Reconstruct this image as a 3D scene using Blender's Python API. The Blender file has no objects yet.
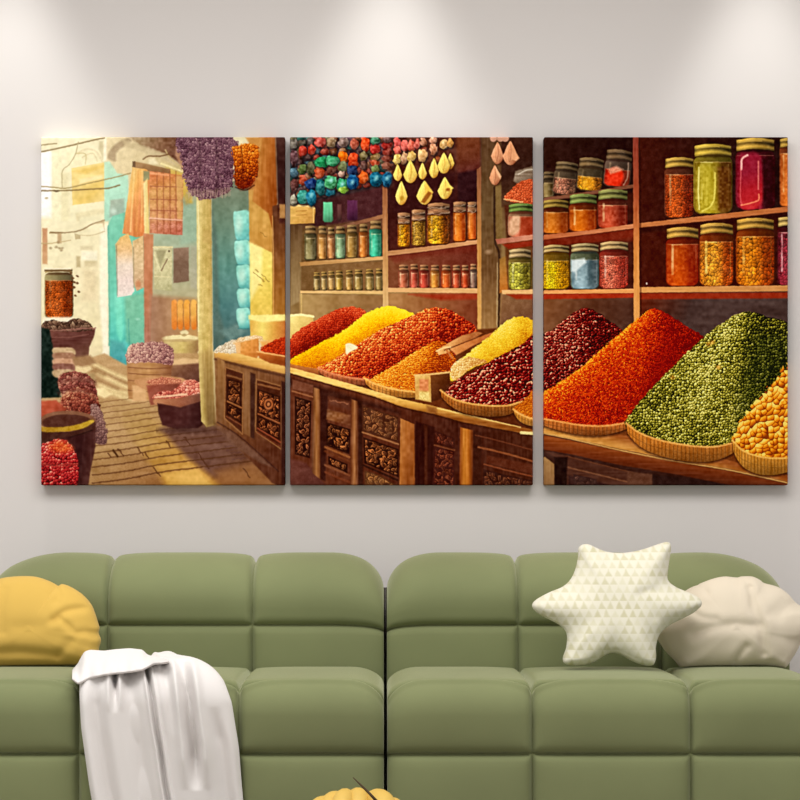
import bpy, bmesh, math
from mathutils import Vector
# ---------------------------------------------------------------- printed artwork
# The three canvases carry a printed market picture. It is painted here, stroke by
# stroke, into a pixel buffer measured in print units (one unit = 2.5 mm of cloth).
import numpy as np
S = 3
OX, OY, WX, WY = 36, 133, 757, 357
rng = np.random.default_rng(7)
BH, BW = WY * S, WX * S
buf = np.zeros((BH, BW, 3), np.float32)
XG, YG = np.meshgrid((np.arange(BW, dtype=np.float32) + .5) / S + OX,
                     (np.arange(BH, dtype=np.float32) + .5) / S + OY)


def vnoise(sx, sy, seed):
    r = np.random.default_rng(seed)
    u = (XG - OX) / sx
    v = (YG - OY) / sy
    nx, ny = int(WX / sx) + 3, int(WY / sy) + 3
    t = r.random((ny, nx), dtype=np.float32)
    iu, iv = u.astype(int), v.astype(int)
    fu, fv = u - iu, v - iv
    fu = fu * fu * (3 - 2 * fu)
    fv = fv * fv * (3 - 2 * fv)
    a = t[iv, iu] * (1 - fu) + t[iv, iu + 1] * fu
    b = t[iv + 1, iu] * (1 - fu) + t[iv + 1, iu + 1] * fu
    return (a * (1 - fv) + b * fv) * 2 - 1


NZ = {'f': vnoise(1.1, 1.1, 1), 'm': vnoise(4, 4, 2), 'l': vnoise(15, 15, 3), 'v': vnoise(1.6, 16, 4),
      'h': vnoise(16, 1.6, 5), 'v2': vnoise(4, 26, 6), 'h2': vnoise(26, 3.2, 8), 'm2': vnoise(3, 3, 9),
      's': vnoise(2.2, 2.2, 10)}


def sub(x0, y0, x1, y1):
    i0, i1 = max(0, int((x0 - OX) * S)), min(BW, int((x1 - OX) * S) + 1)
    j0, j1 = max(0, int((y0 - OY) * S)), min(BH, int((y1 - OY) * S) + 1)
    return (slice(j0, j1), slice(i0, i1))


def smooth_pts(pts, closed=True, n=6):
    p = np.array(pts, float)
    N = len(p)
    out = []
    rngi = range(N) if closed else range(N - 1)
    for i in rngi:
        if closed:
            a, b, c, d = p[i - 1], p[i], p[(i + 1) % N], p[(i + 2) % N]
        else:
            a, b, c, d = p[max(i - 1, 0)], p[i], p[i + 1], p[min(i + 2, N - 1)]
        for k in range(n):
            t = k / n
            out.append(.5 * (2 * b + (c - a) * t + (2 * a - 5 * b + 4 * c - d) * t * t + (3 * b - a - 3 * c + d) * t ** 3))
    if not closed:
        out.append(p[-1])
    return np.array(out)


def sdf_poly(p, X, Y):
    d = np.full(X.shape, 1e9, np.float32)
    ins = np.zeros(X.shape, bool)
    N = len(p)
    for i in range(N):
        ax, ay = p[i]
        bx, by = p[(i + 1) % N]
        ex, ey = bx - ax, by - ay
        L = ex * ex + ey * ey
        if L < 1e-9:
            continue
        wx, wy = X - ax, Y - ay
        t = np.clip((wx * ex + wy * ey) / L, 0, 1)
        d = np.minimum(d, (wx - ex * t) ** 2 + (wy - ey * t) ** 2)
        if ay != by:
            c = ((ay > Y) != (by > Y)) & (X < ax + (Y - ay) * ex / ey)
            ins ^= c
    d = np.sqrt(d)
    return np.where(ins, -d, d)


def sdf_line(p, X, Y):
    d = np.full(X.shape, 1e9, np.float32)
    for i in range(len(p) - 1):
        ax, ay = p[i]
        bx, by = p[i + 1]
        ex, ey = bx - ax, by - ay
        L = ex * ex + ey * ey + 1e-9
        t = np.clip(((X - ax) * ex + (Y - ay) * ey) / L, 0, 1)
        d = np.minimum(d, (X - ax - ex * t) ** 2 + (Y - ay - ey * t) ** 2)
    return np.sqrt(d)


def grad(p0, p1, *cols):
    """colours spread evenly from p0 to p1"""
    cs = np.array(cols, np.float32)
    ts = np.linspace(0, 1, len(cols))
    ex, ey = p1[0] - p0[0], p1[1] - p0[1]
    L = ex * ex + ey * ey

    def f(X, Y):
        t = ((X - p0[0]) * ex + (Y - p0[1]) * ey) / L
        return np.stack([np.interp(t, ts, cs[:, k]) for k in range(3)], -1)
    return f


def scal(p0, p1, *v):
    ts = np.linspace(0, 1, len(v))
    ex, ey = p1[0] - p0[0], p1[1] - p0[1]
    L = ex * ex + ey * ey
    return lambda X, Y: np.interp(((X - p0[0]) * ex + (Y - p0[1]) * ey) / L, ts, v)


def colour(col, X, Y):
    if callable(col):
        return col(X, Y)
    return np.broadcast_to(np.array(col, np.float32), X.shape + (3,))


def lay(sl, m, c, tex=None):
    if tex:
        c = c + sum(NZ[k][sl] * a for k, a in tex)[..., None]
    b = buf[sl]
    buf[sl] = b + (np.clip(c, 0, 255) - b) * m[..., None]


def cov(d, soft):
    return np.clip(.5 - d / (2 * soft), 0, 1)


T0 = (('m', 5), ('f', 4))


def poly(pts, col, soft=.5, tex=T0, sm=False, a=1., warp=.22):
    p = smooth_pts(pts) if sm else np.array(pts, float)
    k = soft + warp + 2
    sl = sub(p[:, 0].min() - k, p[:, 1].min() - k, p[:, 0].max() + k, p[:, 1].max() + k)
    X, Y = XG[sl], YG[sl]
    d = sdf_poly(p, X + NZ['m2'][sl] * warp, Y + NZ['s'][sl] * warp)
    lay(sl, cov(d, soft) * a, colour(col, X, Y), tex)


def rect(x0, y0, x1, y1, col, **k):
    poly([(x0, y0), (x1, y0), (x1, y1), (x0, y1)], col, **k)


def line(pts, w, col, soft=.6, a=.92, sm=True, tex=(('f', 8),), warp=.2):
    p = smooth_pts(pts, False) if sm and len(pts) > 2 else np.array(pts, float)
    k = w + soft + 2
    sl = sub(p[:, 0].min() - k, p[:, 1].min() - k, p[:, 0].max() + k, p[:, 1].max() + k)
    X, Y = XG[sl], YG[sl]
    d = sdf_line(p, X + NZ['m2'][sl] * warp, Y + NZ['s'][sl] * warp) - w / 2
    lay(sl, cov(d, soft) * a, colour(col, X, Y), tex)


def ell(cx, cy, rx, ry, col, soft=.5, a=1., tex=T0, rot=0., warp=.3):
    r = max(rx, ry) + 2 + soft
    sl = sub(cx - r, cy - r, cx + r, cy + r)
    X, Y = XG[sl], YG[sl]
    dx, dy = X - cx + NZ['m2'][sl] * warp, Y - cy + NZ['s'][sl] * warp
    c, s = np.cos(rot), np.sin(rot)
    u, v = (dx * c + dy * s) / rx, (-dx * s + dy * c) / ry
    d = (np.sqrt(u * u + v * v) - 1) * min(rx, ry)
    lay(sl, cov(d, soft) * a, colour(col, X, Y), tex)


HT = np.random.default_rng(11).random((5, 256, 256)).astype(np.float32)


def worley(X, Y, size, aniso=1., ang=None, seed=0):
    u, v = X / size, Y / size
    iu, iv = np.floor(u).astype(int), np.floor(v).astype(int)
    f1 = np.full(X.shape, 9., np.float32)
    f2 = f1.copy()
    cid = np.zeros(X.shape, np.float32)
    ox, oy = np.zeros(X.shape, np.float32), np.zeros(X.shape, np.float32)
    for di in (-1, 0, 1):
        for dj in (-1, 0, 1):
            a, b = (iu + di + seed * 17) & 255, (iv + dj + seed * 31) & 255
            dx = u - (iu + di + .1 + .8 * HT[0, a, b])
            dy = v - (iv + dj + .1 + .8 * HT[1, a, b])
            th = HT[2, a, b] * 3.14 if ang is None else ang + (HT[2, a, b] - .5) * .9
            c, s = np.cos(th), np.sin(th)
            e, g = (dx * c + dy * s) / aniso, (-dx * s + dy * c) * aniso
            d = np.sqrt(e * e + g * g)
            near = d < f1
            f2 = np.where(near, f1, np.minimum(f2, d))
            ox, oy = np.where(near, dx, ox), np.where(near, dy, oy)
            cid = np.where(near, HT[3, a, b], cid)
            f1 = np.minimum(f1, d)
    return f1, f2, cid, ox, oy


def pal(cols, t):
    cs = np.array(cols, np.float32)
    ts = np.linspace(0, 1, len(cols))
    return np.stack([np.interp(t, ts, cs[:, k]) for k in range(3)], -1)


def grains(pts, size, cols, light, sm=True, aniso=1.25, ang=None, seed=0, rnd=.3, shade=.35, gap=.35, soft=.5,
           edge=.8, a=1., lump=.08):
    p = smooth_pts(pts) if sm else np.array(pts, float)
    k = soft + edge + 2
    sl = sub(p[:, 0].min() - k, p[:, 1].min() - k, p[:, 0].max() + k, p[:, 1].max() + k)
    X, Y = XG[sl], YG[sl]
    f1, f2, cid, ox, oy = worley(X, Y, size, aniso, ang, seed)
    d = sdf_poly(p, X + (cid - .5) * 2 * edge, Y + NZ['s'][sl] * edge)
    L = light(X, Y) if callable(light) else np.full(X.shape, light)
    L = L + (cid - .5) * rnd - (ox * .6 + oy) * shade + NZ['l'][sl] * lump + NZ['f'][sl] * .04
    L = L - gap * np.clip(1 - (f2 - f1) / .28, 0, 1)
    lay(sl, cov(d, soft) * a, pal(cols, np.clip(L, 0, 1)))


def carve(pts, lo=(46, 20, 12), hi=(176, 108, 62), size=4.4, seed=3, sm=False):
    p = np.array(pts, float)
    sl = sub(p[:, 0].min() - 2, p[:, 1].min() - 2, p[:, 0].max() + 2, p[:, 1].max() + 2)
    X, Y = XG[sl], YG[sl]
    d = sdf_poly(p, X, Y)
    lay(sl, cov(d, .6), colour(lo, X, Y), T0)
    wx, wy = X + NZ['m'][sl] * 2.2, Y + NZ['m2'][sl] * 1.6
    f1, f2, cid, ox, oy = worley(wx, wy, size, 1.35, None, seed)
    ring = np.abs(f1 - .34)
    k = np.clip(1.45 - ring / .17, 0, 1) * np.clip((f2 - f1) / .12, 0, 1)
    k = np.maximum(k, np.clip(1 - f1 / .16, 0, 1))
    k = k * np.clip(.8 - (ox + oy) * .9, .25, 1)
    inner = cov(d + 1.4, .7)
    c = colour(hi, X, Y) * (.75 + .4 * cid)[..., None]
    lay(sl, k * inner, c, (('f', 8),))
    poly(pts, (40, 20, 14), soft=.6, a=0) if False else None


def frame(pts, w, col, a=1.):
    q = list(pts) + [pts[0]]
    line(q, w, col, sm=False, a=a)


def box_sdf(u, v, hx, hy, r):
    qx, qy = np.abs(u) - hx + r, np.abs(v) - hy + r
    return np.minimum(np.maximum(qx, qy), 0) + np.sqrt(np.maximum(qx, 0) ** 2 + np.maximum(qy, 0) ** 2) - r


def jar(x0, y0, x1, y1, body, dark, lid, lh=6., hi=.7, lev=.0, grain=0., rot=0., glass=(120, 95, 70), hc=(255, 225, 170),
        light=None, cork=False, rside=.0, seed=1):
    """a lidded glass jar: glass body, its contents, lid bands, highlights"""
    w, h = x1 - x0, y1 - y0
    cx, cy = (x0 + x1) / 2, (y0 + y1) / 2
    R = max(w, h) * .75 + 3
    sl = sub(cx - R, cy - R, cx + R, cy + R)
    c, s = np.cos(rot), np.sin(rot)
    dx, dy = XG[sl] - cx + NZ['s'][sl] * .25, YG[sl] - cy + NZ['m2'][sl] * .25
    u, v = dx * c + dy * s, -dx * s + dy * c
    t = (u + w / 2) / w
    top, bot = -h / 2 + lh * .8, h / 2
    bh = (bot - top) / 2
    bc = (bot + top) / 2
    d = box_sdf(u, v - bc, w / 2, bh, min(w * .22, bh * .6))
    body, dark = np.array(body, np.float32), np.array(dark, np.float32)
    light = np.array(light if light is not None else np.clip(body * 1.25 + 15, 0, 255), np.float32)
    g = np.array(glass, np.float32)
    # glass
    cg = g[None, None] * (1.0 - .5 * np.clip(t, 0, 1))[..., None]
    lay(sl, cov(d, .5), cg, T0)
    # contents
    tt = np.clip(t, 0, 1)
    k = np.interp(tt, [0, .12, .4, .62, .72, 1], [.55, .75, 1, .7, .35 - rside, .1])
    cc = dark + (body - dark) * k[..., None]
    bright = np.exp(-((tt - .33) / .2) ** 2)
    cc = cc + (light - cc) * (bright * .55)[..., None]
    vv = (v - top) / (bot - top)
    cc = cc * (1.02 - .22 * (1 - vv))[..., None]
    if grain:
        f1, f2, cid, ox, oy = worley(XG[sl], YG[sl], grain, 1.4, None, seed)
        m = np.clip(1 - (f2 - f1) / .3, 0, 1)
        cc = cc * (1 + (cid - .5) * .35 - (ox * .6 + oy) * .35)[..., None]
        cc = cc * (1 - .3 * m)[..., None]
    else:
        cc = cc + NZ['s'][sl][..., None] * 14
    di = np.maximum(d + .9, (top + lev * (bot - top) + 1) - v)
    lay(sl, cov(di, .6), cc, (('m', 6), ('f', 5)))
    # surface line of the contents
    if lev > .05:
        dl = np.abs(v - (top + lev * (bot - top) + 1.2)) - .35
        lay(sl, cov(np.maximum(dl, d + 1.4), .5) * .3, colour((255, 215, 170), u, v))
    # bottom dark rim and left edge glow
    lay(sl, cov(np.maximum(np.abs(d + .5) - .5, bot - 2.5 - v), .6) * .5, colour(dark * .5, u, v))
    # highlights
    if hi > 0:
        hw = max(.5, w * .035)
        d1 = box_sdf(u + w * .30, v - bc + bh * .1, hw, bh * .62, hw)
        lay(sl, cov(d1, .6) * hi * np.clip(.65 + .5 * NZ['m'][sl], 0, 1), colour(hc, u, v))
        d2 = box_sdf(u + w * .16, v - (top + max(lev, .08) * (bot - top) + 1.5), w * .16, .45, .4)
        lay(sl, cov(d2, .5) * hi * .7, colour(hc, u, v))
        d3 = box_sdf(u - w * .40, v - bc, .4, bh * .7, .4)
        lay(sl, cov(d3, .6) * hi * .3, colour(hc, u, v))
    # shoulder shade under the lid
    lay(sl, cov(np.maximum(d, np.abs(v - top - 1.2) - 1.2), .8) * (.25 if cork else .5), colour(dark * .45, u, v))
    # lid: curved bands
    lid = np.array(lid, np.float32) * np.array([.80, .74, .62], np.float32)
    lw = w * (.42 if cork else .47)
    curve = v - (-h / 2) + (1 - np.clip((u / (w / 2)) ** 2, 0, 1)) * min(2.6, w * .075)
    dl = np.maximum(np.abs(u) - lw, np.maximum(-curve + .2, curve - lh))
    sh = np.interp(tt, [0, .12, .3, .55, 1], [.75, 1.15, 1.1, .85, .5])
    band = np.clip(np.sin(curve / lh * 6.28 * 1.6 + .4), -1, 1) * .3
    lay(sl, cov(dl, .5), lid[None, None] * (sh + band)[..., None], T0)
    dh = np.maximum(np.abs(curve - lh * .28) - .35, np.abs(u + w * .12) - lw * .62)
    lay(sl, cov(dh, .5) * .55, colour(np.clip(lid * 1.35 + 25, 0, 255), u, v))


def vial(x0, y0, x1, y1, body, lid=(165, 140, 105), seed=1, hi=.5):
    jar(x0, y0, x1, y1, body, np.array(body) * .55, lid, lh=(y1 - y0) * .24, hi=hi, lev=.16, glass=np.array(body) * .8,
        cork=True, hc=(255, 235, 190))


def drop(cx, cy, rx, ry, col=(246, 214, 112), sh=(185, 120, 45), lean=0.):
    """a hanging garlic bulb, pointed at the top"""
    pts = []
    for k in range(24):
        t = k / 24 * 2 * np.pi
        y = -np.cos(t)
        w = np.sin(t) * (.62 + .38 * y if y < .2 else .70 + .12 * (1 - y))
        pts.append((cx + rx * w * 1.35 + lean * (y + 1) * .3, cy + ry * y))
    col, sh = np.array(col, float), np.array(sh, float)
    poly([(x + 1.2, y + .8) for x, y in pts], (60, 28, 16), soft=1.2, a=.7)
    poly(pts, grad((cx - rx * .8, cy - ry * .3), (cx + rx, cy + ry * .7), np.clip(col * 1.08 + 8, 0, 255), col, col * .9, sh),
         soft=.5, tex=(('v', 10), ('f', 6)))
    line([(cx, cy - ry * .9), (cx + rx * .15, cy), (cx - rx * .1, cy + ry * .7)], .6, sh, a=.55)
    line([(cx, cy - ry * .8), (cx - rx * .45, cy + ry * .1), (cx - rx * .3, cy + ry * .75)], .6, np.clip(col * 1.15, 0, 255), a=.6)


def blob(cx, cy, rx, ry, c):
    c = np.array(c, float) * .88
    ell(cx + .5, cy + .8, rx * 1.08, ry * 1.08, (38, 30, 34), soft=1, a=.85)
    ell(cx, cy, rx, ry, grad((cx - rx, cy - ry), (cx + rx, cy + ry), c * 1.18 + 8, c, c * .5), tex=(('s', 30), ('f', 12)), warp=1.1)
    ell(cx - rx * .25, cy - ry * .3, rx * .3, ry * .2, np.clip(c * 1.5 + 40, 0, 255), soft=.8, a=.32, tex=None)


def wicker(top, thick, col, rim, step=3.2, tilt=0.):
    """a shallow basket wall hanging below the rim curve"""
    t = smooth_pts(top, False)
    n = len(t)
    prof = np.sin(np.linspace(.25, np.pi - .25, n)) ** .35 * thick
    b = t + np.stack([np.linspace(2, -2, n) * .6, prof], -1)
    ring = np.concatenate([t, b[::-1]])
    col = np.array(col, float)
    poly(ring + np.array([0, 1.8]), (45, 20, 10), soft=1.4, a=.7)
    poly(ring, grad((0, t[:, 1].min()), (0, t[:, 1].max() + thick), col * 1.1, col, col * .62), soft=.5, tex=(('f', 10), ('v', 10)))
    L = np.cumsum(np.r_[0, np.hypot(*np.diff(t, axis=0).T)])
    for q in np.arange(step, L[-1], step):
        x, y = np.interp(q, L, t[:, 0]), np.interp(q, L, t[:, 1])
        e = np.interp(q, L, prof)
        line([(x, y + 1.5), (x + tilt, y + e * .92)], .6, col * .45, a=.6, sm=False)
    line([(x + .6, y + thick * .52) for x, y in top], .7, col * .6, a=.5)
    line([tuple(q) for q in top], 1.9, rim, tex=(('f', 14),))


def paint_left():
    # sky-bright lane, far houses
    rect(38, 134, 288, 488, grad((41, 137), (150, 330), (246, 238, 202), (240, 229, 186), (232, 216, 172)), tex=(('l', 5), ('m', 4)))
    rect(38, 150, 51, 216, (255, 254, 246), soft=2.5)
    rect(41, 152, 50, 205, (255, 255, 252), soft=2)
    rect(52, 150, 61, 222, (243, 236, 196), soft=1)
    rect(61, 172, 68, 222, (232, 222, 178), soft=1.5)
    rect(66, 150, 104, 166, (242, 233, 192), soft=2)
    line([(78, 152), (86, 148), (95, 150), (101, 158), (103, 164)], 2.2, (228, 214, 172))
    line([(82, 156), (92, 152), (97, 160)], 1.2, (214, 198, 150), a=.7)
    line([(76, 152), (85, 153), (85, 163)], 1, (196, 176, 120), a=.8)
    poly([(99, 140), (103, 140), (103, 158), (98, 148)], (190, 175, 135), soft=1, a=.6)
    poly([(71, 167), (104, 161), (104, 200), (72, 204)], grad((71, 165), (104, 205), (236, 207, 128), (240, 211, 135), (232, 196, 104), (240, 214, 150)), tex=(('h2', 9), ('m', 5)))
    poly([(80, 178), (103, 173), (103, 177), (79, 183)], (245, 224, 170), soft=1.5, a=.8)
    poly([(72, 170), (104, 163), (104, 166), (85, 173)], (228, 186, 84), soft=1.4, a=.6)
    poly([(70, 206), (104, 200), (104, 218), (70, 222)], (238, 230, 190), tex=(('h2', 8),))
    poly([(75, 212), (100, 207), (104, 209), (104, 212), (76, 217)], (220, 206, 160), soft=1.2, a=.6)
    poly([(76, 215), (79, 215), (79, 240), (76, 240)], (215, 200, 155), soft=1, a=.7)
    # beige upper house with arch
    poly([(104, 134), (196, 134), (196, 200), (127, 190), (104, 162)], grad((104, 137), (180, 190), (232, 214, 172), (222, 202, 156), (196, 176, 120)), soft=1)
    poly([(107, 156), (111, 147), (118, 141), (127, 137), (131, 140), (122, 146), (116, 152), (115, 160)], (160, 138, 108), sm=True, a=.85, soft=1.2)
    poly([(104, 137), (106, 137), (106, 160), (103, 160)], (250, 243, 215), soft=1)
    # mint strip
    poly([(104, 161), (109, 160), (117, 172), (128, 174), (128, 214), (112, 222), (104, 230)], grad((104, 160), (122, 222), (184, 226, 194), (172, 226, 200), (150, 205, 180)), soft=.8)
    poly([(110, 199), (124, 197), (124, 214), (109, 216)], grad((110, 198), (120, 215), (160, 176, 158), (140, 172, 158)), soft=1)
    ell(113, 210, 3, 3, (190, 215, 200), soft=1.5)
    # cream wall below, ledges
    rect(38, 220, 108, 345, grad((45, 220), (105, 340), (240, 231, 192), (240, 228, 186), (236, 222, 176)), tex=(('l', 6), ('m', 4)), soft=1)
    poly([(100, 228), (107, 222), (108, 348), (103, 352), (99, 300)], (251, 245, 216), soft=1.5)
    rect(42, 227, 47, 263, grad((42, 227), (47, 263), (186, 134, 98), (206, 160, 118)), soft=.8)
    rect(49, 231, 62, 232.4, (150, 122, 84), soft=.6)
    rect(57, 232, 61, 242, (186, 156, 118), soft=.9)
    line([(41, 242), (52, 242), (70, 239)], 1, (190, 165, 120))
    for x, y in ((56, 246), (59, 247), (61, 249), (58, 241), (62, 247), (50, 247)):
        ell(x, y, 1.4, 1.1, (140, 118, 86), soft=.8, a=.8)
    rect(84, 259, 97, 266, (208, 192, 150), soft=1.2)
    rect(80, 245, 92, 249, (216, 202, 162), soft=1.2)
    rect(81, 250, 97, 259, (245, 238, 208), soft=1.5)
    rect(76, 255, 80, 266, (188, 170, 128), soft=1)
    rect(82, 268, 97, 300, (226, 208, 166), soft=3)
    poly([(74, 232), (80, 234), (80, 238), (75, 238)], (170, 150, 110), a=.8)
    line([(50, 231), (66, 231.5), (80, 229), (92, 223), (104, 219)], 1.3, (128, 104, 70))
    poly([(92, 223), (104, 219), (104, 228), (102, 222)], (190, 165, 125), soft=.8, a=.8)
    line([(80, 234), (92, 234), (104, 230)], 1, (200, 180, 135))
    # wires
    line([(38, 151), (56, 147.5), (80, 142), (104, 136.5)], 1.5, (128, 108, 72))
    line([(38, 144.5), (48, 143), (56, 142.4)], 1.1, (140, 120, 82))
    line([(78, 141), (75, 153), (69, 163), (62, 170), (62, 186)], .9, (170, 156, 115))
    line([(38, 185), (52, 186), (66, 187), (84, 183), (104, 178.5), (117, 175.5), (130, 172)], 1.1, (140, 118, 70))
    line([(38, 189.5), (60, 189.5), (90, 188), (108, 187), (119, 184)], 1.4, (108, 86, 48))
    ell(56, 189.8, 3, 1, (90, 72, 44))
    ell(46, 197, 1.6, 1, (180, 165, 130))
    # roof, dark eaves
    poly([(126, 134), (200, 134), (196, 172), (186, 168), (166, 154), (142, 146)], grad((140, 137), (180, 160), (170, 146, 112), (120, 82, 58), (88, 52, 40)), soft=1.2, tex=(('s', 16), ('m', 12)))
    poly([(121, 138), (136, 142), (165, 152), (186, 166), (178, 166), (158, 156), (126, 146)], (205, 186, 146), soft=1.2, a=.8)
    poly([(176, 140), (184, 139), (182, 158), (188, 172), (182, 170), (175, 154)], (196, 150, 116), soft=1, a=.8)
    line([(165, 149), (170, 157), (180, 166)], 1.4, (206, 184, 130))
    line([(143, 158), (148, 155), (160, 155), (168, 153)], 1.4, (104, 72, 44))
    poly([(148, 158), (154, 157), (158, 163), (148, 163)], (240, 226, 184), soft=1)
    # hazy inner wall
    poly([(145, 182), (200, 182), (200, 350), (145, 350)], grad((165, 185), (170, 345), (172, 186, 150), (166, 182, 154), (180, 174, 138), (170, 136, 104)), soft=1, tex=(('l', 8), ('m', 5)))
    poly([(165, 165), (192, 176), (192, 202), (186, 203), (178, 185)], (214, 182, 92), soft=1.5)
    poly([(180, 205), (197, 202), (197, 240), (180, 244)], (158, 186, 160), soft=2, a=.8)
    # turquoise door
    poly([(107, 226), (112, 215), (128, 210), (146, 222), (149, 352), (126, 365), (109, 360)], grad((110, 215), (124, 364), (108, 194, 166), (96, 192, 166), (92, 206, 184), (76, 172, 170)), soft=.7, tex=(('v', 7), ('m', 7)))
    poly([(124, 296), (147, 290), (147, 340), (135, 348), (126, 340)], (118, 184, 150), soft=2, a=.75)
    poly([(115, 296), (122, 294), (123, 336), (120, 342), (116, 330)], (112, 222, 194), soft=1.5)
    poly([(109, 338), (124, 342), (125, 364), (110, 360)], grad((116, 338), (116, 364), (92, 178, 172), (80, 160, 164)), soft=2)
    line([(108, 225), (109, 290), (109, 358)], 1.4, (90, 170, 150))
    line([(128, 318), (129, 345)], 1.2, (80, 165, 150), sm=False)
    ell(137, 318, 2, 1.2, (150, 215, 190), soft=.8)
    poly([(104, 345), (109, 345), (109, 356), (100, 357)], (248, 240, 212), soft=1)
    # hanging cloths
    poly([(134, 160), (170, 168), (170, 175), (133, 167)], grad((134, 160), (134, 170), (176, 136, 92), (132, 96, 62)), soft=.6)
    poly([(132, 160), (135, 160), (135, 167), (132, 166)], (92, 66, 44))
    poly([(132, 166), (146, 168), (150, 172), (147, 234), (136, 236), (122, 232), (125, 212)], grad((128, 180), (147, 190), (244, 194, 118), (246, 184, 100), (232, 152, 84), (214, 128, 72)), tex=(('v', 16), ('f', 4)))
    for x0, x1, c in ((134, 130, (250, 212, 140)), (138, 136, (224, 150, 78)), (142, 141, (250, 205, 130)), (145, 144, (196, 112, 60))):
        line([(x0, 170), ((x0 + x1) / 2, 200), (x1, 230)], 1.3, c, a=.8, soft=.9)
    poly([(140, 216), (147, 214), (147, 236), (139, 236)], (232, 132, 72), soft=1.6, a=.6)
    poly([(143, 170), (150, 170), (150, 178), (143, 180)], (140, 140, 100), soft=.8)
    poly([(143, 182), (147, 177), (149, 234), (144, 238)], grad((143, 180), (150, 180), (250, 236, 170), (226, 190, 104)), soft=.7)
    poly([(149, 170), (183, 174), (182, 234), (149, 232)], grad((149, 170), (175, 234), (214, 116, 72), (208, 150, 88), (204, 140, 98), (186, 104, 84)), tex=(('s', 14), ('f', 8)))
    for x in (156.5, 163, 169.5, 175.5):
        line([(x, 170), (x + .5, 232)], .9, (150, 84, 56), sm=False, a=.75)
    for y in (185, 198, 209, 218):
        line([(150, y), (182, y + 1)], .9, (146, 78, 56), sm=False, a=.75)
    for k in range(5):
        for j in range(3):
            ell(153 + k * 6.4, 191.5 + j * 12, 2.1, 3.6, (236, 184, 120), soft=1.2, a=.5)
    for k in range(5):
        ell(153 + k * 6.4, 225, 2.2, 2.8, (228, 158, 136), soft=1.2, a=.6, tex=(('f', 20),))
    line([(149, 217), (182, 219)], 1.3, (246, 196, 170), sm=False)
    line([(150, 172), (168, 174)], 1.8, (240, 166, 118), sm=False)
    poly([(176, 174), (182, 175), (182, 218), (177, 217)], (218, 176, 112), soft=1, a=.7)
    line([(161, 162.5), (182, 170)], 1.9, (248, 232, 170), sm=False)
    poly([(115, 243), (120, 236), (128, 232), (132, 245), (134, 290), (131, 294), (117, 296)], grad((122, 232), (125, 296), (232, 184, 108), (224, 178, 122), (234, 214, 196), (230, 208, 200), (236, 220, 212)), tex=(('s', 8), ('f', 8)))
    poly([(132, 240), (143, 234), (144, 286), (136, 290), (133, 280)], grad((132, 240), (140, 290), (216, 180, 128), (220, 190, 148), (200, 158, 122)), tex=(('s', 14), ('f', 8)))
    line([(116, 244), (117, 294)], 1, (88, 100, 84), a=.7, sm=False)
    line([(133, 246), (133.5, 286)], 1.2, (150, 130, 100), a=.8, sm=False)
    ell(138, 283, 2.4, 4, (196, 120, 80), soft=1, a=.7)
    # brown post and posters
    poly([(143, 232), (153, 233), (152, 300), (150, 348), (144, 348)], grad((147, 232), (147, 348), (196, 130, 92), (186, 118, 84), (168, 112, 96)), soft=.7, tex=(('v', 8), ('m', 5)))
    poly([(150, 294), (198, 298), (198, 348), (150, 348)], grad((150, 320), (198, 320), (164, 124, 100), (172, 134, 98), (190, 150, 96)), soft=2.5, tex=(('v2', 12), ('m', 5)))
    poly([(153, 245), (172, 245), (171.5, 290), (154, 288)], grad((153, 245), (160, 290), (206, 200, 156), (212, 204, 158), (186, 182, 138)), tex=(('s', 9), ('f', 6)))
    poly([(155, 249), (166, 249), (160, 266)], (166, 160, 122), soft=1)
    line([(154, 254), (160, 270), (168, 258)], 1.4, (232, 224, 178), sm=False)
    line([(161, 269), (167, 258)], 1.3, (126, 104, 80), sm=False)
    line([(153, 246), (172, 246)], 1.5, (230, 218, 166), sm=False)
    line([(154, 275), (170, 276)], 1.2, (222, 212, 164), sm=False)
    ell(168.5, 250, 1, 1, (90, 76, 56))
    poly([(173, 247), (188.5, 246), (188.5, 280), (173, 282)], grad((180, 246), (180, 282), (154, 128, 108), (130, 106, 88), (126, 102, 84)), soft=.7)
    poly([(190, 245), (197, 245), (197, 288), (190, 286)], (178, 174, 150), soft=1.5, a=.7)
    poly([(197, 176), (197, 178), (188, 205), (180, 200)], (150, 150, 120), soft=1, a=.4)
    # orange bottles and pot
    for x, c in ((174, (226, 150, 76)), (180, (232, 172, 92)), (186.5, (234, 168, 80)), (193.5, (236, 180, 96))):
        poly([(x - 2.6, 300), (x + 2.4, 300), (x + 3, 313), (x + 2.4, 327), (x - 2.2, 327), (x - 3, 312)], grad((x - 3, 300), (x + 3, 326), np.array(c) * 1.05, c, (222, 128, 52)), sm=True, soft=.8)
        line([(x + 2.8, 303), (x + 3.2, 325)], .9, (140, 92, 58), a=.7, sm=False)
    poly([(163, 338), (198, 338), (197, 356), (186, 361), (172, 359), (166, 352)], grad((165, 345), (198, 350), (206, 184, 128), (214, 192, 122), (150, 118, 80)), soft=.8)
    rect(166, 354, 198, 360, (120, 84, 62), soft=2, a=.6)
    ell(181, 337, 18, 3.4, (240, 224, 170))
    ell(181, 339.3, 17, 1.4, (176, 146, 96), a=.7)
    ell(184, 331.5, 4.2, 2.4, (238, 222, 172))
    ell(184, 334, 2.6, 1.4, (170, 144, 96), a=.8)
    # floor
    poly([(74, 362), (104, 352), (126, 364), (150, 352), (205, 352), (216, 420), (290, 482), (290, 490), (36, 490), (36, 395)],
         grad((110, 358), (190, 488), (196, 162, 118), (194, 160, 114), (184, 148, 102), (170, 128, 84), (144, 98, 60)), soft=1, tex=(('h2', 9), ('l', 9), ('f', 5)))
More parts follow.
